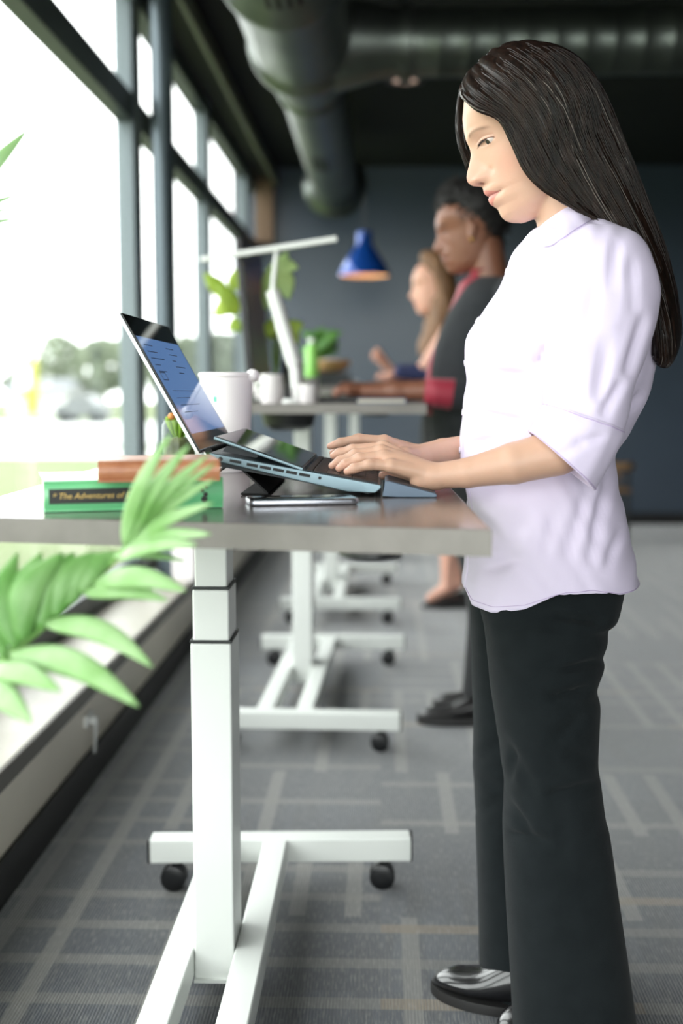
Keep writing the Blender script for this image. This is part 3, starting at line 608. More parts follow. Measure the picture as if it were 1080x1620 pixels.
# ================================================================== ON THE THIRD DESK
bxa, bxb = P(500, 600, 5.75).x, P(553, 600, 5.75).x; bz = P(520, 589, 5.75).z
sb = thing('storage_box', 'dark grey box carrying a wooden bowl on the third desk', 'box', ((bxa + bxb) / 2, 5.85, Z3))
MB().box(bxa, bxb, 5.75, 5.95, Z3, bz - .012).build('box_body', mat('dark_grey_card', S(58, 60, 62), .6), sb, bevel=.003); MB().box(bxa - .003, bxb + .003, 5.747, 5.953, bz - .012, bz).build('box_lid', mat('grey_card_lid', S(72, 74, 76), .6), sb, bevel=.002)
wx = P(520, 580, 5.85).x
bo = thing('wooden_bowl', 'shallow pale wooden bowl on the dark grey box', 'bowl', (wx, 5.85, bz))
MB().lathe([(.001, 0), (.06, 0), (.1, .03), (.108, .062), (.102, .062), (.09, .03), (.05, .008), (.001, .006)], (wx, 5.85, bz), 40).build('bowl_body', mat('pale_wood', S(206, 168, 118), .5, vary=(S(190, 148, 98), 10)), bo, smooth=True)
MB().lathe([(.001, .02), (.08, .03), (.09, .05), (.06, .066), (.001, .07)], (wx, 5.85, bz), 30).build('napkin_stack', M['paper_white'], bo, smooth=True)
gx = P(493, 555, 5.6).x
gb2 = thing('green_bottle', 'lime green bottle standing on the third desk beside the bowl', 'bottle', (gx, 5.6, Z3))
gh = P(493, 535, 5.6).z - Z3
MB().lathe([(.001, 0), (.03, 0), (.032, .005), (.032, gh * .72), (.026, gh * .82), (.014, gh * .87), (.014, gh * .9)], (gx, 5.6, Z3), 30).build('bottle_body', mat('lime_plastic', S(156, 226, 110), .3), gb2, smooth=True)
MB().lathe([(.001, gh * .9), (.016, gh * .9), (.016, gh), (.001, gh)], (gx, 5.6, Z3), 24).build('bottle_cap', M['white_gloss'], gb2, smooth=True)
rr = random.Random(5)
potted('bushy_plant', 'bushy mid green plant in a white pot at the window end of the third desk', 510, 6.15, Z3, M['white_gloss'], .05, .09,
       [((505 + rr.uniform(-12, 18), 548 + rr.uniform(-6, 14)), (508 + rr.uniform(-36, 34), 516 + rr.uniform(0, 44)), .05, rr.uniform(-.1, .1)) for i in range(34)], M['leaf_g'])
l3 = thing('laptop', 'silver laptop under the hands of the farthest woman on the third desk', 'laptop', (P(570, 600, 5.8).x, 5.8, Z3))
lx0, lx1 = P(575, 600, 5.7).x, P(630, 600, 5.7).x
MB().box(lx0, lx1, 5.62, 5.95, Z3, Z3 + .016).build('base', mat('silver_aluminium', S(190, 194, 196), .35, .7), l3, bevel=.003)
MB().hexa([(lx0 - .03 + s, y, z) for s in (0, .006) for y, z in ((5.62, Z3 + .016), (5.62, Z3 + .02), (5.95, Z3 + .016), (5.95, Z3 + .02))]).build('hinge', M['black_sat'], l3)
lid3 = MB(); lid3.obox((lx0, 5.62, Z3 + .016), (-.008, 0, .0), (0, .33, 0), (-.05, 0, .02)); lid3.build('lid', bpy.data.materials['silver_aluminium'], l3)

# ================================================================== LAMP, CHAIR, OUTLET
YP = 7.6; pcn = P(576, 437, YP); zt_ = P(576, 366, YP).z; hb = zt_ - pcn.z
pl = thing('pendant_lamp', 'cobalt blue metal pendant lamp hanging before the back wall', 'pendant lamp', (pcn.x, YP, ZC))
M['cobalt'] = mat('cobalt_enamel', S(24, 78, 168), .22, .25, coat=.5)
sp_ = [(.165, 0), (.163, .02), (.13, .085), (.085, .15), (.062, .185), (.05, .2), (.048, hb * .98), (.03, hb)]
MB().lathe(sp_ + [(.026, hb - .004), (.044, hb * .95), (.046, .2), (.058, .18), (.08, .145), (.125, .08), (.157, .02), (.159, .002)], (pcn.x, YP, pcn.z), 48, caps=False).build('shade', M['cobalt'], pl, smooth=True)
MB().lathe([(.156, .003), (.15, .024), (.12, .082), (.075, .147), (.04, .178), (.001, .18)], (pcn.x, YP, pcn.z), 40, caps=False).build('inner_reflector', mat('warm_white_enamel', S(240, 214, 184), .5), pl, smooth=True)
MB().ball((pcn.x, YP, pcn.z + .085), .045, 20, 12).build('bulb', mat('lit_bulb', (1, .8, .55, 1), .5, emit=((1, .62, .34, 1), 6)), pl, smooth=True)
MB().cyl((pcn.x, YP, zt_ - .01), (pcn.x, YP, ZC), .004, n=8).build('cord', M['black_sat'], pl)
cx_ = P(975, 760, 8.3).x; ch = thing('wooden_chair', 'low wooden chair with a curved top rail by the back wall', 'chair', (cx_, 8.35, 0))
M['chair_wood'] = mat('tan_wood', S(150, 118, 84), .5, vary=(S(128, 98, 68), 8)); zs = .40
tr_ = P(986, 738, 8.3).z
MB().tube([(cx_ - .22, 8.28, tr_ - .01), (cx_ - .1, 8.2, tr_), (cx_ + .05, 8.2, tr_ + .005), (cx_ + .09, 8.3, tr_)], .033, 12).build('top_rail', M['chair_wood'], ch, smooth=True)
MB().box(cx_ - .24, cx_ + .08, 8.18, 8.58, zs - .03, zs).build('seat', M['chair_wood'], ch, bevel=.01)
MB().hexa([(cx_ - .2 + a_, 8.24 + b_, z_) for a_ in (0, .22) for b_ in (0, .02) for z_ in (zs + .06, tr_ - .04)]).build('backrest', M['chair_wood'], ch, bevel=.006)
for a_, b_ in ((-.22, 8.21), (.06, 8.21), (-.22, 8.55), (.06, 8.55)): MB().tube([(cx_ + a_, b_, 0), (cx_ + a_ * .95, b_, zs - .03 if b_ > 8.3 else tr_ - .01)], [.014, .02], 10).build('leg', M['black_sat'], ch, smooth=True)
# plug on the panel below the sill
r_ = ray(137, 1140); sc2 = XW - .012; yy = r_.y * sc2 / r_.x; zz = HC + r_.z * sc2 / r_.x
ou = thing('wall_outlet', 'small white outlet with a short hanging lead on the panel under the sill', 'outlet', (XW - .012, yy, zz))
MB().box(XW - .012, XW - .002, yy - .035, yy + .035, zz - .012, zz + .022).build('face_plate', M['white_gloss'], ou, bevel=.003)
MB().box(XW - .002, XW + .018, yy - .014, yy + .014, zz - .006, zz + .012).build('plug', M['white_gloss'], ou, bevel=.003)
MB().tube([(XW + .012, yy, zz - .002), (XW + .012, yy - .004, zz - .04), (XW + .006, yy + .006, zz - .09)], [.007, .005, .004], 8).build('lead', mat('grey_lead', S(200, 202, 200), .5), ou, smooth=True)
wb = P(296, 905, 4.78); bxs = thing('white_carton', 'plain white carton standing on the window sill just beyond the steel column', 'box', (wb.x, 4.9, .293))
MB().box(wb.x - .055, wb.x + .035, 4.74, 4.95, .293, .455).build('carton_body', M['paper_white'], bxs, bevel=.002); MB().box(wb.x - .056, wb.x + .036, 4.739, 4.951, .455, .46).build('carton_lid', M['white_gloss'], bxs, bevel=.001)

# ================================================================== PALM IN THE FOREGROUND
M['palm'] = mat('bright_palm_leaf', S(150, 200, 120), .36, vary=(S(192, 226, 170), 16), bump=(60, .2, (1, 1, 1)), trans=.38)
M['palm_lo'] = mat('deep_palm_leaf', S(108, 170, 80), .36, vary=(S(164, 208, 138), 14), bump=(60, .2), trans=.3)
M['rachis'] = mat('palm_stalk', S(120, 168, 84), .5)
pp = thing('palm_plant', 'potted palm whose long green fronds reach in from the left before the desk', 'plant', (-.66, 1.16, 0))
MB().lathe([(.001, 0), (.12, 0), (.15, .30), (.155, .30), (.155, .33), (.14, .33), (.138, .29), (.001, .285)], (-.66, 1.16, 0), 36).build('pot', M['white_gloss'], pp, smooth=True)
MB().lathe([(.001, .28), (.137, .28), (.137, .295), (.001, .30)], (-.66, 1.16, 0), 30).build('soil', mat('dark_soil', S(50, 40, 32), .95), pp)
root = Vector((-.66, 1.16, .29)); YF1 = 1.2
def rp(px, py, Y): return P(px, py, Y)
stem_pts = [root, Vector((-.60, 1.15, .50)), rp(-60, 1110, 1.15), rp(20, 1030, 1.17), rp(75, 985, 1.19), rp(135, 930, 1.205), rp(194, 872, 1.22), rp(214, 845, 1.22)]
MB().tube(stem_pts, [.009, .008, .006, .0052, .0045, .004, .003, .0015], 10).build('frond_stalk', M['rachis'], pp, smooth=True)
FR = [((194, 862), (271, 686), 26, -.05, -.02, .06), ((200, 860), (300, 703), 27, -.05, -.01, .05), ((204, 852), (330, 719), 22, -.03, .0, .04), ((207, 850), (340, 733), 20, 0, .01, .02), ((212, 848), (340, 758), 22, .01, .01, .04),
      ((204, 862), (337, 796), 24, .0, -.01, .05), ((194, 874), (334, 845), 28, -.02, -.02, .08), ((186, 884), (312, 862), 27, .0, -.03, .07), ((180, 880), (293, 888), 12, .05, .05, .05),
      ((148, 922), (294, 935), 34, -.03, -.02, .13), ((132, 938), (266, 950), 26, .0, .01, .1), ((70, 985), (242, 1056), 34, -.03, -.02, .16), ((14, 1034), (220, 1118), 42, -.05, -.05, .13),
      ((-18, 1058), (96, 1094), 36, -.04, -.04, .08), ((-30, 1078), (50, 1144), 40, -.05, -.05, .04)]
for b, t, w_, d0, d1, cur in FR:
    Yb = 1.21 - (194 - min(194, b[0])) * .0003
    blade(rp(b[0], b[1], Yb), rp(t[0], t[1], Yb + d1 - .03), w_ / 1850 * Yb * (.92 if b[0] > 170 else 1.1), .08, M['palm'], 'leaflet', pp, (.15, -1, .55), 14, .3, curl=-cur * .55)
UP = [((8, 1040), (-12, 890), 40), ((24, 1026), (28, 850), 44), ((44, 1008), (66, 818), 46), ((62, 994), (118, 866), 48), ((84, 975), (150, 864), 44), ((104, 956), (172, 862), 40), ((126, 936), (196, 862), 34), ((150, 913), (188, 872), 26), ((30, 1015), (100, 872), 50)]
for i, (b, t, w_) in enumerate(UP):
    Yb = 1.21 - (194 - b[0]) * .0003
    t = (t[0] + 0, max(t[1], 874)) if t[0] > -20 else t
    blade(rp(b[0], b[1], Yb + .004), rp(t[0], t[1], Yb + .035), w_ / 1850 * Yb * 1.1, .08, M['palm_lo'], 'leaflet', pp, (.35, -1, .3), 14, .35, curl=-.14)
# a taller frond just entering at the upper left
st2 = [root, Vector((-.62, 1.2, .9)), rp(-190, 420, 1.3), rp(-120, 330, 1.32), rp(-60, 300, 1.33)]
MB().tube(st2, [.008, .006, .004, .003, .002], 8).build('frond_stalk', M['rachis'], pp, smooth=True)
for b, t, w_, m_ in (((-70, 330), (44, 205), 24, 'palm'), ((-66, 325), (36, 210), 16, 'palm_lo'), ((-90, 355), (30, 307), 11, 'palm_lo'), ((-90, 362), (22, 328), 9, 'palm_lo'), ((-90, 372), (28, 345), 11, 'palm_lo'), ((-100, 330), (4, 222), 14, 'palm')):
    blade(rp(b[0], b[1], 1.32), rp(t[0], t[1], 1.34), w_ / 1850 * 1.5, .05, M[m_], 'leaflet', pp, (.2, -1, .4), 10, .3)
# ================================================================== BODY TOOLS
def sdf_caps(prims, h, k=.012, pad=.012):
    """one smooth surface around tapered capsules (a, b, ra, rb): blended distance field, then surface nets"""
    A = np.array([[*p[0]] for p in prims], np.float32); B = np.array([[*p[1]] for p in prims], np.float32)
    ra = np.array([p[2] for p in prims], np.float32); rb = np.array([p[3] for p in prims], np.float32)
    rm = np.maximum(ra, rb)[:, None]
    lo = np.minimum(A - rm, B - rm).min(0) - pad; hi = np.maximum(A + rm, B + rm).max(0) + pad
    n = np.ceil((hi - lo) / h).astype(int) + 1
    ax = [lo[i] + h * np.arange(n[i], dtype=np.float32) for i in range(3)]
    F = np.full(n, 1.0, np.float32)
    for a, b, r0, r1 in zip(A, B, ra, rb):
        m = max(r0, r1) + 3 * k + pad; s = [slice(max(0, int((min(a[i], b[i]) - m - lo[i]) / h)), min(n[i], int((max(a[i], b[i]) + m - lo[i]) / h) + 2)) for i in range(3)]
        X, Y, Z = np.meshgrid(ax[0][s[0]], ax[1][s[1]], ax[2][s[2]], indexing='ij'); d = b - a; L = float(d @ d) + 1e-12
        t = np.clip(((X - a[0]) * d[0] + (Y - a[1]) * d[1] + (Z - a[2]) * d[2]) / L, 0, 1)
        D = np.sqrt((X - a[0] - t * d[0]) ** 2 + (Y - a[1] - t * d[1]) ** 2 + (Z - a[2] - t * d[2]) ** 2) - (r0 + (r1 - r0) * t)
        G = F[s[0], s[1], s[2]]; q = np.clip(.5 + .5 * (G - D) / k, 0, 1); F[s[0], s[1], s[2]] = G + (D - G) * q - k * q * (1 - q)
    return surf_nets(F, lo, h)
def surf_nets(F, lo, h):
    S_ = F < 0; c = [S_[i:S_.shape[0] - 1 + i, j:S_.shape[1] - 1 + j, l:S_.shape[2] - 1 + l] for i in (0, 1) for j in (0, 1) for l in (0, 1)]
    tot = sum(x.astype(np.int8) for x in c); act = (tot > 0) & (tot < 8); idx = -np.ones(act.shape, np.int64); ijk = np.argwhere(act); idx[act] = np.arange(len(ijk))
    pos = np.zeros((len(ijk), 3)); cnt = np.zeros(len(ijk)); I, J, K = ijk.T
    for a in range(3):
        for u in (0, 1):
            for w in (0, 1):
                o0 = [0, 0, 0]; o0[(a + 1) % 3] = u; o0[(a + 2) % 3] = w; o1 = list(o0); o1[a] = 1
                f0 = F[I + o0[0], J + o0[1], K + o0[2]]; f1 = F[I + o1[0], J + o1[1], K + o1[2]]; m = (f0 < 0) != (f1 < 0)
                t = f0[m] / (f0[m] - f1[m]); p = np.tile(np.array(o0, float), (m.sum(), 1)); p[:, a] = t; pos[m] += p; cnt[m] += 1
    V = (ijk + pos / cnt[:, None]) * h + lo; faces = []
    for a in range(3):
        b, c_ = (a + 1) % 3, (a + 2) % 3; sl0 = [slice(None)] * 3; sl1 = [slice(None)] * 3; sl0[a] = slice(0, -1); sl1[a] = slice(1, None)
        s0, s1 = S_[tuple(sl0)], S_[tuple(sl1)]; e = np.argwhere(s0 != s1)
        e = e[(e[:, b] > 0) & (e[:, c_] > 0) & (e[:, b] < idx.shape[b]) & (e[:, c_] < idx.shape[c_])]
        fl = s0[tuple(e.T)]; q = []
        for du, dw in ((1, 1), (0, 1), (0, 0), (1, 0)):
            k = e.copy(); k[:, b] -= du; k[:, c_] -= dw; q.append(idx[tuple(k.T)])
        q = np.stack(q, 1); q[~fl] = q[~fl][:, ::-1]; faces.append(q)
    return V, np.concatenate(faces)
def bl(x, *ks):                                # smooth interpolation through (x, value) pairs
    xs = np.array([k[0] for k in ks]); ys = np.array([k[1] for k in ks]); o = np.argsort(xs); xs, ys = xs[o], ys[o]
    d = np.gradient(ys, xs); i = np.clip(np.searchsorted(xs, x) - 1, 0, len(xs) - 2); h = xs[i + 1] - xs[i]; t = np.clip((x - xs[i]) / h, 0, 1)
    return (2 * t**3 - 3 * t**2 + 1) * ys[i] + (t**3 - 2 * t**2 + t) * h * d[i] + (-2 * t**3 + 3 * t**2) * ys[i + 1] + (t**3 - t**2) * h * d[i + 1]
def ga(x, c, s): return np.exp(-((x - c) / s) ** 2)

# the head in its own frame: a forward, b up, y to the side; profile read from the nearest woman's face
YW = 1.92; TILT = R(20)
HC0 = P(835, 215, YW); HF = Vector((-math.cos(TILT), 0, -math.sin(TILT))); HU = Vector((-math.sin(TILT), 0, math.cos(TILT)))
def hloc(px, py):
    d = P(px, py, YW) - HC0; return d.dot(HF), d.dot(HU)
FACE = [(745, 130), (737, 146), (733.7, 162), (731.5, 188), (733.5, 207), (738, 225), (742.6, 236), (744.4, 246), (742.3, 258.5), (738.6, 273), (737.6, 281), (739.6, 289), (746.7, 294.6), (756, 295.6), (762.4, 295.5), (764, 300), (765, 305), (768.5, 309.6),
        (771.5, 312), (772.3, 317), (775, 323), (782, 327.5), (787, 330.5), (789, 335), (793, 343.5), (800, 349.5), (810, 352.5), (824, 353)]
SKIP = range(6, 14); LIPS = range(15, 21)
fp = np.array([hloc(*p) for p in FACE])
def mono(pts):
    o = np.argsort(pts[:, 1]); return pts[o]
def head_mesh(nb=210, nt=200):
    b0, b1 = fp[:, 1].min() - .0005, .128
    s = np.linspace(0, 1, nb); b = b0 + (b1 - b0) * (.5 - .5 * np.cos(np.pi * s)) * .35 + (b1 - b0) * s * .65
    full = mono(fp); top = np.array([[.085, .085], [.066, .108], [.03, .1255]])
    keep = np.array([i for i in range(len(FACE)) if i not in SKIP]); base = mono(fp[keep].copy())
    tb = np.array([[hloc(800, 105)[0], hloc(800, 105)[1]], [.035, .1275]])
    fulla = np.interp(b, np.r_[full[:, 1], tb[:, 1]][np.argsort(np.r_[full[:, 1], tb[:, 1]])], np.r_[full[:, 0], tb[:, 0]][np.argsort(np.r_[full[:, 1], tb[:, 1]])])
    basea = np.interp(b, np.r_[base[:, 1], tb[:, 1]][np.argsort(np.r_[base[:, 1], tb[:, 1]])], np.r_[base[:, 0], tb[:, 0]][np.argsort(np.r_[base[:, 1], tb[:, 1]])])
    bN = fp[7][1]; bS = fp[14][1]                # nasion, under the nose
    basea = basea - .0075 * ga(b, (bN + bS) / 2, .026)
    kk = np.exp(-np.linspace(-2, 2, 9) ** 2); kk /= kk.sum()
    basea = np.convolve(np.pad(basea, 4, 'edge'), kk, 'valid'); k3 = np.array([.25, .5, .25]); fulla = np.convolve(np.pad(fulla, 1, 'edge'), k3, 'valid')
    back = bl(b, (b0, -.004), (b0 + .006, -.024), (b0 + .018, -.048), (-.095, -.066), (-.07, -.082), (-.04, -.094), (0, -.103), (.04, -.105), (.08, -.092), (.105, -.066), (.12, -.032), (b1, .0))
    hw = bl(b, (b0, .012), (b0 + .004, .022), (b0 + .013, .034), (-.1, .046), (-.075, .0565), (-.045, .0645), (-.015, .0705), (.02, .0755), (.05, .077), (.08, .068), (.105, .048), (.12, .026), (b1, .006))
    a0 = bl(b, (b0, .03), (b0 + .015, .012), (-.08, -.012), (-.04, -.018), (.04, -.012), (.1, .0), (b1, .012))
    th = np.linspace(-np.pi, np.pi, nt, endpoint=False); th = th - .38 * np.sin(th)
    C, S_ = np.cos(th), np.sin(th); B = np.repeat(b[:, None], nt, 1)
    front = C > 0; ne = bl(b, (b0, 2.1), (-.1, 1.95), (-.05, 1.75), (-.01, 1.62), (.012, 1.55), (.035, 1.75), (.06, 2.1), (b1, 2.2))[:, None]; e = 2 / ne
    Yc = hw[:, None] * np.sign(S_) * np.abs(S_) ** np.where(front, e, 1.0)
    Ac = np.where(front, a0[:, None] + (basea - a0)[:, None] * np.abs(C) ** e, a0[:, None] + (back - a0)[:, None] * np.abs(C))
    fw = np.clip(C, 0, 1) ** .5 * front
    nz = np.clip(fulla - basea, -.004, 1)[:, None]
    nose_zone = (b < bN + .012) & (b > bS - .004); tipb = fp[11][1]
    sg = np.where(nose_zone, bl(b, (bS, .0125), (tipb, .0125), (tipb + .012, .0105), (bN - .01, .0085), (bN + .01, .011)), .021)
    D = nz * np.exp(-(np.abs(Yc) / sg[:, None]) ** 2.0)
    ay = np.abs(Yc)
    D += .0105 * ga(B, tipb - .001, .0068) * ga(ay, .0145, .0062)           # wings of the nose
    D -= .0035 * ga(B, tipb + .002, .006) * ga(ay, .0235, .006)             # crease beside the wing
    D -= .006 * ga(B, bS + .0035, .0032) * ga(ay, .0075, .0040)             # nostril
    eb, ey = .0105, .0315
    D -= .0080 * ga(B, eb + .001, .0135) * ga(ay, ey - .004, .0165)           # socket
    D += .0080 * ga(B, eb - .0005, .0095) * ga(ay, ey, .0135)                 # lids over the eyeball
    D += .0035 * ga(B, eb + .019, .007) * ga(ay, .029, .018)                # brow ridge
    D += .0045 * ga(B, -.022, .018) * ga(ay, .046, .016)                    # cheekbone
    D -= .0030 * ga(B, -.062, .02) * ga(ay, .044, .014)
    ml = fp[18][1]; D -= .0030 * ga(B, ml, .0022) * ga(ay, .0, .024); D -= .0045 * ga(B, ml - .001, .006) * ga(ay, .0255, .006)
    # opening between the lids: a narrow almond where the eyeball shows
    yy = (ay - ey) / .0135; up = eb + .0038 * np.clip(1 - yy**2, 0, 1) - .0012; dn = eb - .0042 * np.clip(1 - yy**2, 0, 1) - .0012
    ins = np.clip((up - B) / .0016 + .5, 0, 1) * np.clip((B - dn) / .0016 + .5, 0, 1) * (np.abs(yy) < 1)
    D -= .0055 * ins; D += .0016 * ga(B, up + .0014, .0016) * (np.abs(yy) < 1.05)
    D -= .0022 * ga(B, up + .0052, .0014) * (np.abs(yy) < 1)
    Ac = Ac + D * fw
    V = np.stack([Ac, Yc, B], 2).reshape(-1, 3); F_ = []
    for i in range(nb - 1):
        o = i * nt
        for j in range(nt): F_.append((o + j, o + (j + 1) % nt, o + nt + (j + 1) % nt, o + nt + j))
    F_.append(tuple(range(nt))[::-1]); F_.append(tuple(range((nb - 1) * nt, nb * nt)))
    return V, F_
HEADV, HEADF = head_mesh()
print('HEADB', fp[:, 1].min(), HEADV.min(0), HEADV.max(0))
def place_head(V, o, f, u, k=1.0):
    s = f.cross(u); W = np.array(o)[None] + k * (V[:, :1] * np.array(f)[None] + V[:, 1:2] * np.array(s)[None] + V[:, 2:] * np.array(u)[None]); return W
def head_inv(Wp, o, f, u, k=1.0):
    d = Wp - np.array(o)[None]; s = f.cross(u); return np.stack([d @ np.array(f), d @ np.array(s), d @ np.array(u)], 1) / k
def remesh(parts, h, relax=2):
    vs, fs, o = [], [], 0
    for V, F_ in parts:
        vs.append(np.asarray(V)); fs += [tuple(int(i) + o for i in f) for f in F_]; o += len(V)
    me = bpy.data.meshes.new('tmp'); me.from_pydata([tuple(v) for v in np.concatenate(vs)], [], fs); ob = bpy.data.objects.new('tmp', me); col.objects.link(ob)
    bm = bmesh.new(); bm.from_mesh(me); bmesh.ops.recalc_face_normals(bm, faces=bm.faces); bm.to_mesh(me); bm.free()
    md = ob.modifiers.new('r', 'REMESH'); md.mode = 'VOXEL'; md.voxel_size = h; md.adaptivity = 0
    ev = ob.evaluated_get(bpy.context.evaluated_depsgraph_get()); m2 = bpy.data.meshes.new_from_object(ev); bpy.data.objects.remove(ob); bpy.data.meshes.remove(me)
    n = len(m2.vertices); co = np.empty(n * 3); m2.vertices.foreach_get('co', co); co = co.reshape(-1, 3)
    ed = np.empty(len(m2.edges) * 2, int); m2.edges.foreach_get('vertices', ed); ed = ed.reshape(-1, 2)
    return m2, co, ed
def relax(co, ed, w, it):
    deg = np.bincount(ed.ravel(), minlength=len(co))[:, None].clip(1)
    for _ in range(it):
        acc = np.zeros_like(co)
        for i in range(3): acc[:, i] = np.bincount(ed[:, 0], co[ed[:, 1], i], len(co)) + np.bincount(ed[:, 1], co[ed[:, 0], i], len(co))
        co = co + w[:, None] * (acc / deg - co) * .6
    return co
def skin_mat(name, rough=.45, sss=.12):
    m = mat(name, (1, 1, 1, 1), rough, sss=sss, bump=(260, .06)); n = m.node_tree.nodes; k = m.node_tree.links
    a = n.new('ShaderNodeVertexColor'); a.layer_name = 'tone'; k.new(a.outputs[0], n['Principled BSDF'].inputs['Base Color']); return m
def finish_body(m2, co, tone, name, m, parent):
    m2.vertices.foreach_set('co', (co - np.array(WL[parent.name])).ravel()); m2.materials.clear(); m2.materials.append(m)
    ca = m2.color_attributes.new('tone', 'FLOAT_COLOR', 'POINT'); ca.data.foreach_set('color', np.c_[tone, np.ones(len(tone))].ravel())
    m2.polygons.foreach_set('use_smooth', [True] * len(m2.polygons)); m2.update(); m2.name = name
    o = bpy.data.objects.new(name, m2); col.objects.link(o); o.parent = parent; WL[o.name] = WL[parent.name].copy(); return o
def rgb(r, g, b): return np.array([lin(r), lin(g), lin(b)])
def ring2(p, q, Yc, ry, n=40, ex=2.2, Yq=None):
    """a closed ring through two image-plane edge points at depth Yc, half-depth ry"""
    a, b = P(p[0], p[1], Yc), P(q[0], q[1], Yc if Yq is None else Yq); c = (a + b) / 2; u = (b - a) / 2; out = []
    for j in range(n):
        t = 2 * math.pi * j / n; cx, sy = math.cos(t), math.sin(t)
        out.append(c - u * math.copysign(abs(cx) ** (2 / ex), cx) + Vector((0, -ry * math.copysign(abs(sy) ** (2 / ex), sy), 0)))
    return out
def spline(keys, m):
    """Catmull-Rom through rows of equal-length tuples, m rows out"""
    K = np.array(keys, float); n = len(K); T = np.linspace(0, n - 1, m); out = []
    for t in T:
        i = min(int(t), n - 2); f = t - i; p0, p1, p2, p3 = K[max(i - 1, 0)], K[i], K[i + 1], K[min(i + 2, n - 1)]
        out.append(.5 * (2 * p1 + (p2 - p0) * f + (2 * p0 - 5 * p1 + 4 * p2 - p3) * f**2 + (3 * p1 - p0 - 3 * p2 + p3) * f**3))
    return np.array(out)
def project(Vw):
    d = np.asarray(Vw, float) - np.array([0, 0, HC]); c, s = math.cos(PS), math.sin(PS); x = d[:, 0] * c + d[:, 1] * s; y = -d[:, 0] * s + d[:, 1] * c
    c, s = math.cos(TH), math.sin(TH); yy = y * c - d[:, 2] * s; zz = y * s + d[:, 2] * c; return np.stack([540 + F_PX * x / yy, 810 - F_PX * zz / yy], 1)
def crease(V, N, lines, cond=None):
    """press soft folds into cloth: (x0, y0, x1, y1, depth in m, width in px)"""
    q = project(V); out = np.array(V, float)
    for x0, y0, x1, y1, dp, w in lines:
        a = np.array([x0, y0]); d = np.array([x1 - x0, y1 - y0], float); L = d @ d; t = ((q - a) @ d) / L; tc = np.clip(t, 0, 1)
        D = np.hypot(*(q - a - tc[:, None] * d).T); g = np.exp(-(D / w) ** 2) * np.clip(1 - np.abs(2 * tc - 1) ** 3, 0, 1)
        side = ((q - a) @ np.array([-d[1], d[0]])) / math.sqrt(L) / w
        prof = g * (-1 + 1.0 * np.exp(-((np.abs(side) - 1.3) / .6) ** 2))
        if cond is not None: prof = prof * cond
        out += N * (dp * prof)[:, None]
    return out
def grid_normals(V, nr, nc):
    G = np.asarray(V, float).reshape(nr, nc, 3); du = np.roll(G, -1, 1) - np.roll(G, 1, 1); dv = np.gradient(G, axis=0); n = np.cross(du, dv); n /= np.linalg.norm(n, axis=2, keepdims=True) + 1e-9
    c = G.mean(1, keepdims=True); s = np.sign(((G - c) * n).sum(2, keepdims=True)); return (n * s).reshape(-1, 3)
def hand_prims(wr, mcps, pips, tips, thumb, r=.0078, wrist_r=.0195):
    pr_ = []; W0 = Vector(wr)
    for m, p, t in zip(mcps, pips, tips):
        m, p, t = Vector(m), Vector(p), Vector(t); d = p.lerp(t, .55) + (p - m).normalized() * .004
        pr_ += [(m, p, r * 1.16, r * 1.0), (p, d, r * 1.0, r * .9), (d, t, r * .9, r * .72)]
        pr_.append((W0.lerp(m, .12), m, wrist_r * .72, r * 1.35))
    c = sum((Vector(m) for m in mcps), Vector()) / 4; pr_.append((W0, W0.lerp(c, .75), wrist_r * .9, .015))
    a, b, d = [Vector(q) for q in thumb]; pr_ += [(W0.lerp(a, .25), a, .015, .0125), (a, b, .012, .0095), (b, d, .0095, .0072)]
    return pr_
# ================================================================== THE NEAREST WOMAN
wm = thing('person', 'woman in lilac shirt and charcoal trousers with long dark hair, typing at the nearest desk', 'person', (P(880, 900, YW).x, YW, 0))
def W(px, py, dy=0): return P(px, py, YW + dy)
YN = 1.712
nh = dict(wr=P(688, 753, YN), mcps=[P(619, 737, 1.702), P(607, 722, 1.719), P(603, 714, 1.739), P(607, 708, 1.760)],
          pips=[P(584, 735, 1.698), P(569, 725, 1.716), P(562, 719, 1.738), P(558, 711, 1.764)],
          tips=[P(549, 746, 1.698), P(536, 741, 1.716), P(525, 737, 1.74), P(527, 721, 1.768)], thumb=[P(655, 749, 1.752), P(628, 750, 1.782), P(606, 752, 1.776)])
fh = dict(wr=P(660, 722, 1.90), mcps=[P(608, 698, 1.866), P(604, 699, 1.886), P(606, 702, 1.906), P(612, 709, 1.923)],
          pips=[P(567, 694, 1.862), P(564, 698, 1.885), P(567, 703, 1.907), P(577, 711, 1.926)],
          tips=[P(522, 706, 1.858), P(526, 716, 1.883), P(532, 719, 1.907), P(546, 722, 1.927)], thumb=[P(640, 720, 1.862), P(612, 722, 1.842), P(590, 726, 1.848)])
hands = hand_prims(**nh) + hand_prims(**fh)
hands += [(P(664, 760, YN), P(690, 757, YN), .0150, .017), (P(645, 730, 1.90), P(664, 726, 1.90), .0135, .017)]
hv = sdf_caps(hands + [(nh['wr'], P(740, 748, 1.706), .0188, .0212), (fh['wr'], P(700, 714, 1.935), .0185, .021)], .0015, .005)
eln, elf = P(918, 703, 1.705), P(905, 700, 2.085)
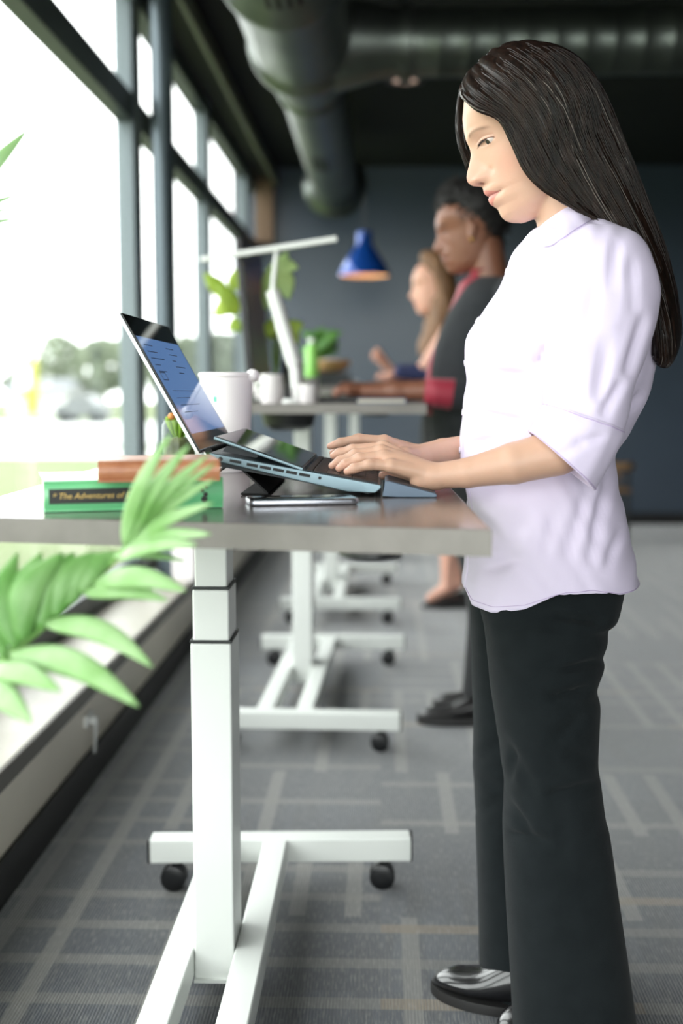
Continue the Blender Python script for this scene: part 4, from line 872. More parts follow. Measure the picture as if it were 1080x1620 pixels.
arms = [(nh['wr'], P(740, 748, 1.706), .0190, .0217), (P(740, 748, 1.706), P(812, 733, 1.70), .0217, .0300), (P(812, 733, 1.70), P(880, 716, 1.70), .0300, .0335), (P(880, 716, 1.70), eln, .032, .031), (eln, P(965, 420, 1.755), .031, .044),
        (fh['wr'], P(700, 714, 1.935), .0187, .021), (P(700, 714, 1.935), P(800, 706, 2.01), .021, .03), (P(800, 706, 2.01), elf, .03, .034), (elf, P(965, 425, 2.085), .037, .044),
        (P(965, 420, 1.755), P(930, 400, YW), .044, .07), (P(965, 425, 2.085), P(930, 400, YW), .044, .07), (P(915, 440, YW), P(890, 640, YW), .085, .085),
        (W(921, 400), W(899, 318), .062, .0525), (W(899, 318), W(893, 270), .0525, .055)]
av = sdf_caps(arms[:4] + arms[5:8], .003, .004); tv = sdf_caps([arms[4], arms[8]] + arms[9:], .004, .02)
hd = (place_head(HEADV, HC0, HF, HU), HEADF)
m2, co, ed = remesh([hd, av, tv, hv], .00135)
hl = head_inv(co, HC0, HF, HU); inhead = np.linalg.norm(hl, axis=1) < .19
wgt = np.full(len(co), .5); jaw = ga(hl[:, 2], -.115, .035) * (hl[:, 0] < .055) * inhead
co = relax(co, ed, np.where(inhead, .35, .6), 2); co = relax(co, ed, np.clip(jaw, 0, 1) * (hl[:, 0] < .04), 14)
# skin colour: lips, brows, cheeks, nails; shade painted into mouth line and nostrils
base = rgb(206, 165, 141); tone = np.tile(base, (len(co), 1)); a, y, b = hl.T; ay = np.abs(y)
def blend(w, c): global tone; tone = tone * (1 - w[:, None]) + np.array(c)[None] * w[:, None]
face = inhead & (a > .02)
blend(.35 * ga(b, -.035, .03) * ga(ay, .048, .022) * face, rgb(226, 158, 138)); blend(.4 * ga(b, fp[11][1], .012) * ga(ay, 0, .018) * face, rgb(218, 150, 132))
ml, lu_, ll_ = fp[18][1], fp[15][1], fp[21][1]; mw = .0245
lipw = np.clip(((lu_ - .002) * (1 - (ay / mw) ** 2) + ml * (ay / mw) ** 2 - b) / .0012 + .5, 0, 1) * np.clip((b - (ll_ + .002) * (1 - (ay / mw) ** 2) - ml * (ay / mw) ** 2) / .0014 + .5, 0, 1) * (ay < mw) * face
blend(lipw * .75, rgb(196, 112, 106)); blend(.75 * ga(b, ml, .0011) * (ay < mw + .002) * face, rgb(120, 62, 58))
bw = .0315 - .006 * np.clip((ay - .030) / .02, -1, 1) ** 2; blend(.62 * ga(b, bw, .0026) * np.clip((ay - .013) / .004, 0, 1) * np.clip((.05 - ay) / .008, 0, 1) * face, rgb(104, 74, 58))
blend(.8 * ga(b, fp[14][1] + .0035, .003) * ga(ay, .0075, .0038) * face, rgb(120, 60, 52))  # nostril shade put into the skin colour
yy = (ay - .0315) / .0135; up = .0105 + .0038 * np.clip(1 - yy**2, 0, 1) - .0012
blend(.9 * ga(b, up + .0002, .0011) * (np.abs(yy) < 1.0) * face, rgb(52, 36, 32)); blend(.35 * ga(b, up + .004, .004) * (np.abs(yy) < 1.1) * face, rgb(190, 140, 122))
for hnd in (nh, fh):
    for t, p in zip(hnd['tips'] + [hnd['thumb'][2]], hnd['pips'] + [hnd['thumb'][1]]):
        t, p = np.array(t), np.array(p); d = (t - p) / np.linalg.norm(t - p); up_ = np.array([0, 0, 1.]) - d * d[2]; up_ /= np.linalg.norm(up_)
        q = co - (t - d * .0015 + up_ * .0055); w_ = np.clip(1.25 - np.sqrt((q @ d / .0062) ** 2 + (q @ np.cross(d, up_) / .0045) ** 2 + (q @ up_ / .004) ** 2), 0, .25) / .25
        blend(w_ * .55, rgb(246, 206, 192)); q2 = np.linalg.norm(co - t, axis=1); blend(.25 * np.exp(-(q2 / .014) ** 2), rgb(232, 160, 140))
body = finish_body(m2, co, tone, 'body', skin_mat('fair_skin'), wm)
dd = np.hypot(HEADV[:, 1] - .0315, (HEADV[:, 2] - .0093)) + (HEADV[:, 0] < .02); as_ = HEADV[int(np.argmin(dd)), 0]
for s_ in (-1, 1):
    ec = Vector(place_head(np.array([[as_ + .0012 - .0115, s_ * .0302, .0093]]), HC0, HF, HU)[0]); g = (HF * .86 - HU * .30 + HF.cross(HU) * (s_ * .30)).normalized()
    ey = MB().ball(tuple(ec), .0115, 28, 18).build('eyeball', mat('eye_white', S(196, 180, 172), .25), body, smooth=True)
    for nm, rr_, off, m_ in (('iris', .0060, .0102, mat('hazel_iris', S(58, 42, 30), .15)), ('pupil', .0026, .0113, M['slot'])):
        c = ec + g * off; q = MB(); u_ = g.orthogonal().normalized(); w_ = g.cross(u_)
        q.loft([[c + (u_ * math.cos(t) + w_ * math.sin(t)) * r_ + g * z_ for t in (2 * math.pi * i / 20 for i in range(20))] for r_, z_ in ((rr_, -.001), (rr_ * .9, .0006), (rr_ * .4, .0012))]).build(nm, m_, ey, smooth=True)
# lashes: one fine dark fringe per eye
    lm = MB()
    for i in range(15):
        t = -0.95 + 1.9 * i / 14; yv = .0315 + .0135 * t; bv = .0105 + .0038 * (1 - t * t) - .0012; av_ = as_ + .0062 - .0045 * t - .003 * max(0, t) ** 2
        p_ = [Vector(place_head(np.array([[av_ + d_, s_ * (yv + .002 * t * d_ / .006), bv - .0035 * (d_ / .006) ** .8]]), HC0, HF, HU)[0]) for d_ in (0, .003, .006)]
        lm.tube(p_, [.00035, .0003, .0001], 5)
    lm.build('eyelashes', M['slot'], body)

# ------------------------------------------------------------------ trousers
M['trouser'] = mat('charcoal_twill', S(26, 31, 33), .95, spec=.15, sheen=.05, vary=(S(22, 27, 29), 30), bump=(700, .25))
NR = 46
def legloft(keys, Yc, rys, n=72):
    K = spline([(k[0], k[1], k[2], r) for k, r in zip(keys, rys)], 110); rings = []
    for y_, l_, r_, ry in K: rings.append(ring2((l_, y_), (r_, y_), YW + (Yc - YW) * float(np.interp(y_, [900, 1080], [.62, 1])), ry, n, 2.3))
    return rings
near = [(888, 772, 980), (925, 762, 984), (950, 758, 980), (977, 764, 972), (990, 767, 958), (1013, 770, 956), (1034, 772, 949), (1051, 774, 951), (1085, 777, 940), (1111, 781, 945), (1150, 787, 944), (1203, 794, 942), (1238, 799, 947), (1290, 797, 954), (1319, 797, 961), (1410, 801, 974), (1528, 808, 991), (1602, 812, 1001), (1622, 813, 1004)]
ryn = [.085, .094, .101, .104, .104, .103, .102, .1, .097, .095, .092, .088, .086, .085, .086, .09, .097, .102, .104]
far = [(888, 768, 975), (925, 752, 978), (949, 744, 970), (977, 745, 955), (990, 746, 945), (1013, 746, 940), (1034, 747, 932), (1051, 747, 930), (1085, 748, 922), (1111, 749, 918), (1150, 750, 915), (1206, 749, 910), (1240, 751, 908), (1287, 753, 908), (1319, 754, 910), (1380, 756, 914), (1450, 758, 920), (1510, 759, 926), (1552, 760, 930)]
trs = []
for keys, dy, rys in ((near, -.092, ryn), (far, .095, [r * .95 for r in ryn])):
    rings = legloft(keys, YW + dy, rys); nr, nc = len(rings), len(rings[0]); V = np.array([tuple(p) for r in rings for p in r]); N = grid_normals(V, nr, nc)
    if dy < 0:
        side = (V[:, 1] < YW + dy + .02) * 1.7
        V = crease(V, N, [(958, 985, 868, 972, .008, 9), (948, 1046, 880, 1062, .006, 9), (938, 1088, 860, 1108, .008, 10), (940, 1205, 890, 1190, .004, 12), (947, 1240, 860, 1262, .006, 12), (797, 1262, 842, 1322, .006, 10), (800, 1318, 870, 1332, .006, 11), (790, 1160, 850, 1260, .003, 14), (900, 975, 780, 1000, .003, 18),
                          (806, 1240, 812, 1180, .004, 8), (925, 1130, 870, 1180, .004, 16), (960, 1360, 900, 1420, .003, 18)], side)
        V = crease(V, N, [(870, 915, 872, 1080, .0016, 2.2), (872, 1080, 880, 1240, .0016, 2.2), (880, 1240, 900, 1420, .0016, 2.2), (900, 1420, 906, 1618, .0016, 2.2)], side)
    else:
        V = crease(V, N, [(750, 1206, 800, 1170, .006, 11), (752, 1290, 795, 1265, .005, 11), (752, 1230, 795, 1245, .004, 10)])
    mb = MB(); mb.loft([[tuple(V[i * nc + j]) for j in range(nc)] for i in range(nr)], caps=False)
    if dy < 0: q = mb
    else: q.add(mb.v, mb.f)
# both trouser legs are sewn into one garment
tq = q.build('trousers', M['trouser'], wm, smooth=True, solid=.003, angle=75)
# ------------------------------------------------------------------ shoes
M['shoe'] = mat('black_polished_leather', S(22, 22, 24), .22, coat=.5, spec=.6); M['shoe_sole'] = mat('black_shoe_sole', S(30, 29, 29), .6)
def shoe(toe, ang, name, parent, L=.255, wk=1.0, m=None, sole_h=.016, back=True):
    f = Vector((-math.cos(ang), math.sin(ang), 0)); s = Vector((f.y, -f.x, 0))
    st_ = [(0, .006, .006, .020), (.012, .022, .0, .036), (.035, .036, 0, .047), (.07, .0445, 0, .054), (.10, .0455, 0, .062), (.13, .042, 0, .078), (.16, .037, 0, .092), (.20, .034, 0, .098), (.235, .032, 0, .096), (.252, .022, .004, .088), (.257, .008, .012, .075)]
    K = spline(st_, 40); rings = []; srings = []
    for x, w, z0, zt in K:
        c = Vector(toe) - f * (x * L / .257); w = max(w, .003) * wk; n = 28; r = []
        for j in range(n):
            t = 2 * math.pi * j / n; cx, sz = math.cos(t), math.sin(t); h = (zt - sole_h) * .5
            r.append(c + s * w * math.copysign(abs(cx) ** .7, cx) * (1 - .25 * max(0, sz)) + Vector((0, 0, sole_h + max(.002, h) * (1 + math.copysign(abs(sz) ** .85, sz)))))
        rings.append(r); srings.append([c + s * (w + .003) * q_ + Vector((0, 0, z_)) for q_, z_ in ((-1, 0.001), (-1, sole_h * .8), (-.97, sole_h + .002), (.97, sole_h + .002), (1, sole_h * .8), (1, 0.001))])
    o = MB().loft(rings).build(name, m or M['shoe'], parent, smooth=True, angle=70); MB().loft(srings).build('sole', M['shoe_sole'], o, smooth=True, angle=50); return o
tf = Q(684, 1569, 0); shoe((tf.x, tf.y + .012, 0), R(24), 'shoe', wm)
tn = Q(786, 1642, 0); shoe((tn.x, tn.y - .02, 0), R(-28), 'shoe', wm, .24)

# ------------------------------------------------------------------ shirt
M['shirt'] = mat('pale_lilac_poplin', S(224, 212, 236), .75, sheen=.1, bump=(900, .08))
M['seam'] = mat('lilac_seam_thread', S(188, 166, 205), .8); M['button'] = mat('pearl_button', S(226, 216, 232), .25)
TK = [(338, 882, 922, .046), (350, 868, 944, .072), (362, 851, 968, .108), (380, 831, 990, .145), (410, 811, 1010, .170), (450, 797, 1022, .174), (490, 769, 1029, .174), (528, 745, 1031, .172), (560, 738, 1031, .168), (600, 741, 1026, .160), (640, 737, 1012, .153), (680, 733, 990, .150), (720, 730, 967, .150), (770, 740, 973, .155), (820, 742, 984, .162), (870, 739, 994, .168), (912, 734, 1002, .172)]
K = spline(TK, 150); nc = 120; rings = []
for y_, l_, r_, hw in K: rings.append(ring2((l_, y_), (r_, y_), YW, hw, nc, 2.35))
# the hem: low in front, raised at the sides
last = rings[-1]; pe = project([tuple(p) for p in last]); extra = []
for j in range(nc):
    t = 2 * math.pi * j / nc; fx = -math.cos(t)            # -1 front ... +1 back
    extra.append(float(np.interp(fx, [-1, -.93, -.7, -.35, 0.0, .25, .6, 1], [14, 34, 36, 24, -3, -7, 6, 4])))
for step in range(1, 9):
    rings.append([last[j] + Vector((0, 0, -extra[j] / 1000 * step / 8)) for j in range(nc)])
for s_ in range(6):                                         # let the hem rise blend upwards where it is cut short
    for j in range(nc):
        if extra[j] < 0: rings[-9 - s_][j] = rings[-9 - s_][j] + Vector((0, 0, -extra[j] / 1000 * (1 - s_ / 6) * .6))
nr = len(rings); V = np.array([tuple(p) for r in rings for p in r]); N = grid_normals(V, nr, nc)
side = (V[:, 1] < YW) * 1.0
V = crease(V, N, [q_[:4] + (q_[4] * 1.5, q_[5]) for q_ in [(742, 650, 830, 668, .006, 10), (735, 705, 800, 690, .004, 9), (860, 545, 842, 590, .008, 9), (770, 590, 850, 600, .005, 14), (738, 620, 800, 640, .004, 10), (800, 440, 850, 520, .003, 12),
                  (735, 800, 800, 870, .004, 18), (965, 740, 930, 900, .006, 13), (930, 770, 890, 900, .005, 13), (985, 830, 955, 905, .004, 10), (880, 800, 860, 880, .003, 10), (760, 900, 830, 880, .004, 14), (1018, 620, 985, 655, .005, 9), (840, 800, 780, 920, .003, 16)]], side)
V += N * (.0016 * np.sin(V[:, 2] * 90 + 8 * np.sin(V[:, 0] * 22)) * np.sin(V[:, 0] * 60 + V[:, 2] * 35))[:, None] * (V[:, 2] < 1.35)[:, None]
mb = MB(); mb.loft([[tuple(V[i * nc + j]) for j in range(nc)] for i in range(nr)], caps=False)
shirt = mb.build('shirt', M['shirt'], wm, smooth=True, solid=.0022, angle=80)
hm = MB(); hp_ = [Vector(V[(nr - 3) * nc + j]) + Vector(N[(nr - 3) * nc + j]) * .0016 for j in range(nc)] ; hm.loft([[p + Vector((0, 0, z)) for p in hp_] for z in (0, .0008)], caps=False); hm.build('hem_seam', M['seam'], shirt, solid=.0006)
def sleeve(keys, m):
    Kk = spline(keys, m); n = 64; r = [ring2((k[0], k[1]), (k[2], k[3]), k[4], k[5], n, 2.15) for k in Kk]; return r, n
def sleeve_build(name, keys, m, folds, parent):
    r, n = sleeve(keys, m); V = np.array([tuple(p) for q in r for p in q]); N = grid_normals(V, len(r), n)
    V = crease(V, N, [f[:4] + (f[4] * 1.5, f[5]) for f in folds]); V += N * (.0014 * np.sin(V[:, 2] * 70 + 5 * np.sin(V[:, 0] * 30)) * np.sin(V[:, 0] * 75 - V[:, 2] * 28))[:, None]
    o = MB(); o.loft([[tuple(V[i * n + j]) for j in range(n)] for i in range(len(r))], caps=False); return o.build(name, M['shirt'], parent, smooth=True, solid=.002, angle=80), V, n, len(r)
sk = [(925, 358, 990, 362, 1.79, .020), (905, 372, 1008, 376, 1.775, .045), (890, 400, 1024, 398, 1.765, .062), (876, 440, 1036, 436, 1.757, .068), (868, 480, 1041, 474, 1.752, .069), (863, 530, 1032, 524, 1.745, .067), (861, 580, 1016, 572, 1.735, .064), (862, 622, 1001, 612, 1.725, .061), (864, 642, 991, 656, 1.718, .059), (868, 650, 982, 684, 1.712, .057)]
sl, *_ = sleeve_build('sleeve', sk, 90, [(975, 375, 965, 470, .005, 10), (1000, 400, 1000, 500, .004, 10), (940, 400, 930, 560, .003, 16), (1020, 490, 990, 600, .006, 12), (960, 520, 945, 640, .005, 14), (900, 560, 920, 650, .004, 13), (985, 600, 950, 660, .005, 10), (872, 590, 905, 640, .004, 10)], shirt)
ck = [(863, 638, 984, 680, 1.713, .0625), (858, 648, 981, 696, 1.71, .064), (849, 664, 967, 725, 1.706, .0635), (841, 679, 946, 762, 1.702, .060), (838, 684, 938, 775, 1.70, .058)]
cf, Vc, ncf, nrf = sleeve_build('cuff', ck, 26, [(905, 700, 960, 690, .003, 8), (880, 720, 930, 700, .003, 9)], shirt)
sm = MB(); 
for row, off in ((2, .0014), (nrf - 3, .0014)): sm.tube([Vector(Vc[row * ncf + j]) + (Vector(Vc[row * ncf + j]) - Vector(Vc[row * ncf:(row + 1) * ncf].mean(0))).normalized() * off for j in list(range(ncf)) + [0]], .0007, 5)
sm.build('cuff_seam', M['seam'], cf)
fk = [(930, 362, 990, 366, 2.05, .02), (905, 378, 1006, 380, 2.065, .045), (890, 410, 1018, 408, 2.075, .06), (876, 470, 1024, 470, 2.085, .064), (868, 560, 1012, 560, 2.09, .06), (862, 640, 980, 650, 2.085, .055), (850, 668, 960, 700, 2.08, .052), (830, 682, 930, 740, 2.07, .048)]
sleeve_build('sleeve', fk, 50, [(900, 500, 960, 600, .004, 12)], shirt)
# collar: stand and two folded leaves
def curve3(keys, m): return [Vector(p) for p in spline(keys, m)]
QV = project(V)
def w3(px, py, dy, on=False):
    if on:                                     # lie on the shirt's near surface
        d = np.hypot(QV[:, 0] - px, QV[:, 1] - py) + 1e3 * (V[:, 1] > YW); dy = V[int(np.argmin(d)), 1] - YW - .004
    v = W(px, py, dy); 
    return (v.x, v.y, v.z)
topn = [w3(843, 374, -.012), w3(849, 363, -.036), w3(864, 349, -.060), w3(886, 334, -.062), w3(902, 325, -.036), w3(907, 322, 0)]
botn = [w3(836, 394, -.04, 1), w3(866, 391, -.08, 1), w3(886, 380, -.09, 1), w3(910, 363, -.09, 1), w3(932, 350, -.05, 1), w3(944, 342, 0)]
def mir(l): return [(x, 2 * YW - y, z) for x, y, z in reversed(l[:-1])]
ct_, cb_ = curve3(topn + mir(topn), 60), curve3(botn + mir(botn), 60)
cm = MB(); rows = []
for t_, b_ in zip(ct_, cb_):
    out = (b_ - t_); rows.append([t_ + Vector((0, 0, -.020)) + out * .10, t_ + out * .02, t_ + out * .12 + Vector((0, 0, .0025)), t_ + out * .5 + Vector((0, 0, .004)), b_ + Vector((0, 0, .0015))])
cm.loft(rows, close=False, caps=False); cl = cm.build('collar', M['shirt'], shirt, smooth=True, solid=.0024, angle=80)
# button band down the front with its buttons
fr_ = []
for i in range(18, nr - 1, 2):
    fr_.append((Vector(V[i * nc]), i))
pb = MB(); rows = []
for p, i in fr_: rows.append([Vector(V[i * nc + j % nc]) + Vector(N[i * nc + j % nc]) * (.0022 if abs(j) < 3 else .0012) for j in (-3, -2, -1, 0, 1, 2, 3)])
pb.loft(rows, close=False, caps=False).build('button_band', M['shirt'], shirt, smooth=True, solid=.0016, angle=80)
for py in (432, 505, 577, 650, 716, 800, 870):
    d = [abs(project([tuple(p)])[0][1] - py) for p, i in fr_]; p, i = fr_[int(np.argmin(d))]; n_ = Vector(N[i * nc]).normalized(); u_ = n_.orthogonal().normalized(); w_ = n_.cross(u_); c = p + n_ * .003
    MB().loft([[c + (u_ * math.cos(t) + w_ * math.sin(t)) * r_ + n_ * z_ for t in (2 * math.pi * k / 18 for k in range(18))] for r_, z_ in ((.0055, 0), (.0055, .0016), (.0045, .0022), (.003, .0016))]).build('button', M['button'], shirt, smooth=True)

# ------------------------------------------------------------------ hair: a thick fall of strands, parted on top
M['hair'] = mat('dark_brown_hair', S(19, 14, 12), .33, spec=.36, vary=(S(44, 30, 24), 45, (3, 3, .6)))
M['hair_grey'] = mat('silver_hair_strand', S(150, 140, 132), .4)
front = [(738, 128), (731, 148), (752, 170), (790, 186), (812, 226), (832, 268), (862, 298), (905, 322), (950, 350), (990, 384), (1022, 440), (1034, 510), (1036, 562)]
mid = [(770, 98), (785, 104), (820, 128), (858, 170), (884, 218), (908, 266), (938, 312), (966, 352), (998, 396), (1028, 450), (1048, 510), (1054, 560), (1050, 580)]
back = [(850, 71), (878, 76), (908, 92), (936, 122), (958, 164), (976, 210), (996, 258), (1014, 304), (1032, 350), (1050, 402), (1064, 460), (1072, 520), (1068, 552)]
hF = [.012, .050, .070, .079, .084, .087, .090, .098, .108, .114, .118, .118, .112]
GF, GM, GB = [spline(g, 60) for g in (front, mid, back)]; HFW = spline([(h,) for h in hF], 60)[:, 0]
def hpt(v, t, side, lift=0.0):
    """v 0 at the face ... 1 at the middle of the back, t 0 at the root ... 1 at the tip"""
    i = min(int(t * 59), 58); f = t * 59 - i
    def at(G): return G[i] * (1 - f) + G[i + 1] * f
    a_, b_, c_ = at(GF), at(GM), at(GB); q = a_ * (1 - v) * (1 - 2 * v) + b_ * 4 * v * (1 - v) + c_ * v * (2 * v - 1)
    h = (HFW[i] * (1 - f) + HFW[i + 1] * f); top = max(0, 1 - t / .12); h = h * max(0.0, 1 - v ** 2.6) ** .5 * (1 - .55 * top * (v > .0))
    p = P(q[0], q[1], YW + side * (h + lift)); d = p - HC0
    l = Vector((d.dot(HF) + .006, d.y, d.dot(HU) - .012)); e = math.sqrt((l.x / .099) ** 2 + (l.y / .0815) ** 2 + (l.z / .1165) ** 2); lim = 1.085 + lift * 9
    if e < lim and l.z > -.05: l *= lim / max(e, .05); l.x -= .006; l.z += .012; p = HC0 + HF * l.x + HU * l.z + Vector((0, l.y, 0))
    return p
NT, NV = 64, 46; hs = MB(); rows = []
strp = np.cumsum(rng.normal(0, 1, 400)); strp = (strp - strp.mean()) / strp.std()
for i in range(NT):
    t = i / (NT - 1); row = []
    for side, vs_ in ((-1, np.linspace(0, 1, NV)), (1, np.linspace(1, 0, NV)[1:])):
        for v in vs_:
            row.append(hpt(v, t, side, .0012 * math.sin(v * 46 + 4 * math.sin(t * 4) + side) + .001 * math.sin(v * 160 + t * 4)))
    rows.append(row)
hs.loft(rows, close=False, caps=False); hair = hs.build('hair', M['hair'], wm, smooth=True, solid=.012, angle=80)
hair.modifiers['thick'].offset = -1 if False else 0
def strands(n, m, name, r0, spread, vs_=None):
    mb = MB(); rr = random.Random(n)
    for i in range(n):
        side = -1 if rr.random() < .68 else 1; v = rr.random() ** .8; t0 = rr.random() * .12; t1 = rr.uniform(.72, 1.0); l0 = rr.uniform(.003, .0095); ph_ = rr.random() * 6.28; am = rr.uniform(.1, 1) * spread
        pts = []
        for k in range(18):
            f = k / 17; t = t0 + (t1 - t0) * f; vv = min(1, max(0, v + am * .05 * math.sin(ph_ + f * 4))); lf = l0 * min(1, f * 7) - .004 * (1 - min(1, f * 7)); p = hpt(vv, min(1, t), side, lf + am * .004 * math.sin(ph_ * 2 + f * 7)); p.x += .003 * am * math.sin(ph_ + 5 * f)
            if vv > .86: p.x += lf * .6 * (vv - .86) / .14
            pts.append(p)
        mb.tube(pts, [r0 * (1 - .6 * (k / 17)) for k in range(18)], 4)
    return mb.build(name, m, hair, smooth=True, angle=120)
strands(1500, M['hair'], 'hair_strands', .0011, 1.0)['kind'] = 'stuff'
strands(34, M['hair_grey'], 'grey_strands', .00042, 1.6)['kind'] = 'stuff'
# loose locks beside the forehead, on the far side of the face
ff = MB(); rr = random.Random(9)
for i in range(70):
    q = rr.random(); pts = spline([(738 + 4 * q, 126 + 8 * q), (726 + 6 * q + rr.uniform(-2, 2), 150), (722 + 8 * q + rr.uniform(-2, 3), 190), (727 + 8 * q + rr.uniform(-3, 3), 232), (742 + 10 * q + rr.uniform(-5, 5), 270)], 14)
    ff.tube([P(p[0], p[1], YW + .028 + .022 * q + .012 * k / 13) for k, p in enumerate(pts)], [.0011 * (1 - .5 * k / 13) for k in range(14)], 4)
ff.build('forehead_lock', M['hair'], hair, smooth=True, angle=120)
# ================================================================== THE TWO WOMEN FURTHER BACK
def frame(t): t = R(t); return Vector((-math.cos(t), 0, -math.sin(t))), Vector((-math.sin(t), 0, math.cos(t)))
def loft_px(keys, Y, m=40, n=40, ex=2.2):
    return MB().loft([ring2((k[1], k[0]), (k[2], k[0]), Y + (k[4] if len(k) > 4 else 0), k[3], n, ex) for k in spline(keys, m)])
def face_tone(co, base, o, f, u, k, lip, brow):
    hl = head_inv(co, o, f, u, k); a, y, b = hl.T; ay = np.abs(y); fc = (np.linalg.norm(hl, axis=1) < .19) & (a > .02); t = np.tile(base, (len(co), 1))
    def bld(w, c):
        nonlocal t; t = t * (1 - w[:, None]) + np.array(c)[None] * w[:, None]
    bld(.7 * ga(b, fp[18][1], .007) * (ay < .024) * fc, lip); bld(.8 * ga(b, .0305, .003) * (ay > .013) * (ay < .048) * fc, brow); bld(.85 * ga(b, .0115, .003) * ga(ay, .0315, .012) * fc, brow); return t
# --- second woman: dark blazer over a red blouse, hair put up
Y2 = 3.80
w2 = thing('person', 'woman with short curly black hair, dark blazer and red cuffs at the second desk', 'person', (P(780, 700, Y2).x, Y2, 0))
f2, u2 = frame(10); o2 = P(738, 368, Y2); YA = 3.66
def H2(Y, dx=0, dy=0): 
    q = lambda x, y, d: P(x + dx, y + dy, Y + d)
    return hand_prims(q(572, 621, 0), [q(552, 620, -.028), q(549, 616, -.01), q(549, 614, .01), q(552, 614, .028)], [q(539, 620, -.03), q(536, 616, -.01), q(536, 614, .01), q(540, 614, .03)], [q(531, 627, -.03), q(527, 625, -.01), q(527, 624, .01), q(532, 624, .03)], [q(566, 624, .03), q(556, 626, .045), q(549, 628, .05)])
caps2 = H2(YA) + H2(3.92, 6, -6)
caps2b = [(P(572, 620, YA), P(625, 619, YA), .020, .0265), (P(625, 619, YA), P(700, 619, YA - .02), .0265, .031), (P(700, 619, YA - .02), P(765, 626, YA - .03), .031, .028), (P(765, 626, YA - .03), P(800, 500, 3.66), .028, .045), (P(578, 615, 3.92), P(690, 615, 3.95), .021, .034), (P(690, 615, 3.95), P(770, 620, 3.95), .031, .028), (P(770, 620, 3.95), P(800, 500, 3.95), .028, .045),
          (P(800, 500, 3.66), P(790, 480, Y2), .05, .08), (P(800, 500, 3.95), P(790, 480, Y2), .05, .08), (P(790, 490, Y2), P(775, 690, Y2), .09, .1), (P(780, 470, Y2), P(765, 385, Y2), .06, .058)]
legs2 = [(P(775, 690, 3.73), P(782, 880, 3.71), .062, .045), (P(782, 880, 3.71), P(766, 1095, 3.70), .045, .034), (P(780, 690, 3.88), P(786, 880, 3.89), .062, .045), (P(786, 880, 3.89), P(772, 1095, 3.90), .045, .034)]
ear2 = Vector(place_head(np.array([[-.006, -.072, .0]]), o2, f2, u2)[0])
eu = u2 * .026; caps_e = [(ear2 + eu, ear2 - f2 * .012 + eu * .2, .008, .011), (ear2 - f2 * .012 + eu * .2, ear2 - eu * .9, .010, .008), (ear2 + eu, ear2 - eu * .9 + f2 * .004, .006, .005)]
m2, co, ed = remesh([(place_head(HEADV, o2, f2, u2), HEADF), sdf_caps(caps2, .003, .006), sdf_caps(caps2b, .006, .02), sdf_caps(legs2, .008, .02), sdf_caps(caps_e, .003, .006)], .0032)
co = relax(co, ed, np.full(len(co), .4), 1); t2 = face_tone(co, rgb(138, 92, 72), o2, f2, u2, 1, rgb(104, 52, 48), rgb(36, 22, 18))
b2 = finish_body(m2, co, t2, 'body', skin_mat('deep_brown_skin', .38), w2)
M['blazer'] = mat('charcoal_blazer_wool', S(36, 39, 43), .9, sheen=.05, vary=(S(31, 34, 38), 40), bump=(400, .2)); M['red'] = mat('dark_red_blouse', S(150, 30, 52), .6, sheen=.2); M['black_cloth'] = mat('black_stretch_cloth', S(22, 23, 25), .85, sheen=.1)
TB2 = [(440, 748, 800, .07), (452, 732, 826, .12), (470, 722, 846, .165), (500, 706, 852, .175), (540, 690, 852, .175), (580, 679, 848, .17), (620, 678, 842, .16), (660, 679, 854, .165), (700, 681, 852, .18), (735, 681, 852, .185)]
bz = loft_px(TB2, Y2, 60, 56).build('blazer', M['blazer'], w2, smooth=True, angle=80)
bls = [(k[0] - 4, k[1] + float(np.interp(k[0], [440, 500, 540, 600], [-6, 2, 2, -5])), k[2] - 30, k[3] * .62) for k in TB2[:-2]]; loft_px([(428, 742, 782, .062)] + bls, Y2, 50, 48).build('blouse', M['red'], w2, smooth=True, angle=80)
for Yc, dy, dx in ((3.655, 0, 0), (3.955, -6, 8)):
    sv = [(P(812 + dx, 470 + dy, Yc), P(800 + dx, 560 + dy, Yc - .02), .068, .062), (P(800 + dx, 560 + dy, Yc - .02), P(778 + dx, 632 + dy, Yc - .025), .062, .058), (P(778 + dx, 632 + dy, Yc - .025), P(722 + dx, 625 + dy, Yc - .02), .056, .050)]
    s_o = MB(); vv, ff_ = sdf_caps(sv, .006, .02); s_o.add(vv, [tuple(f) for f in ff_]); sl2 = s_o.build('sleeve', M['blazer'], bz, smooth=True, angle=120)
    MB().tube([P(730 + dx, 626 + dy, Yc - .02), P(716 + dx, 624 + dy, Yc - .02), P(694 + dx, 622 + dy, Yc - .015), P(672 + dx, 621 + dy, Yc - .012)], [.045, .047, .0445, .044], 28, caps=False).build('cuff', M['red'], sl2, smooth=True, solid=.003)
    MB().ball(tuple(P(709 + dx, 660 + dy, Yc - .075)), .004, 10, 8)
lk = [(690, 684, 852, .10, -.07), (740, 684, 850, .105, -.08), (800, 690, 848, .1, -.09), (880, 722, 838, .085, -.095), (960, 738, 822, .07, -.1), (1040, 735, 806, .058, -.1), (1098, 730, 796, .052, -.1)]
lg = loft_px(lk, Y2, 50, 40); l2_ = loft_px([(k[0] - 6, k[1] + 14, k[2] + 12, k[3], .1) for k in lk], Y2, 50, 40); lg.add(l2_.v, l2_.f); lg.build('trousers', M['black_cloth'], w2, smooth=True, angle=80)
M['boot'] = mat('black_boot_leather', S(26, 24, 25), .4, coat=.2)
q_ = Q(657, 1122, 0); shoe((q_.x, 3.72, 0), R(2), 'boot', w2, .285, 1.05, M['boot'], .028); shoe((q_.x + .06, 3.90, 0), R(8), 'boot', w2, .285, 1.05, M['boot'], .028)
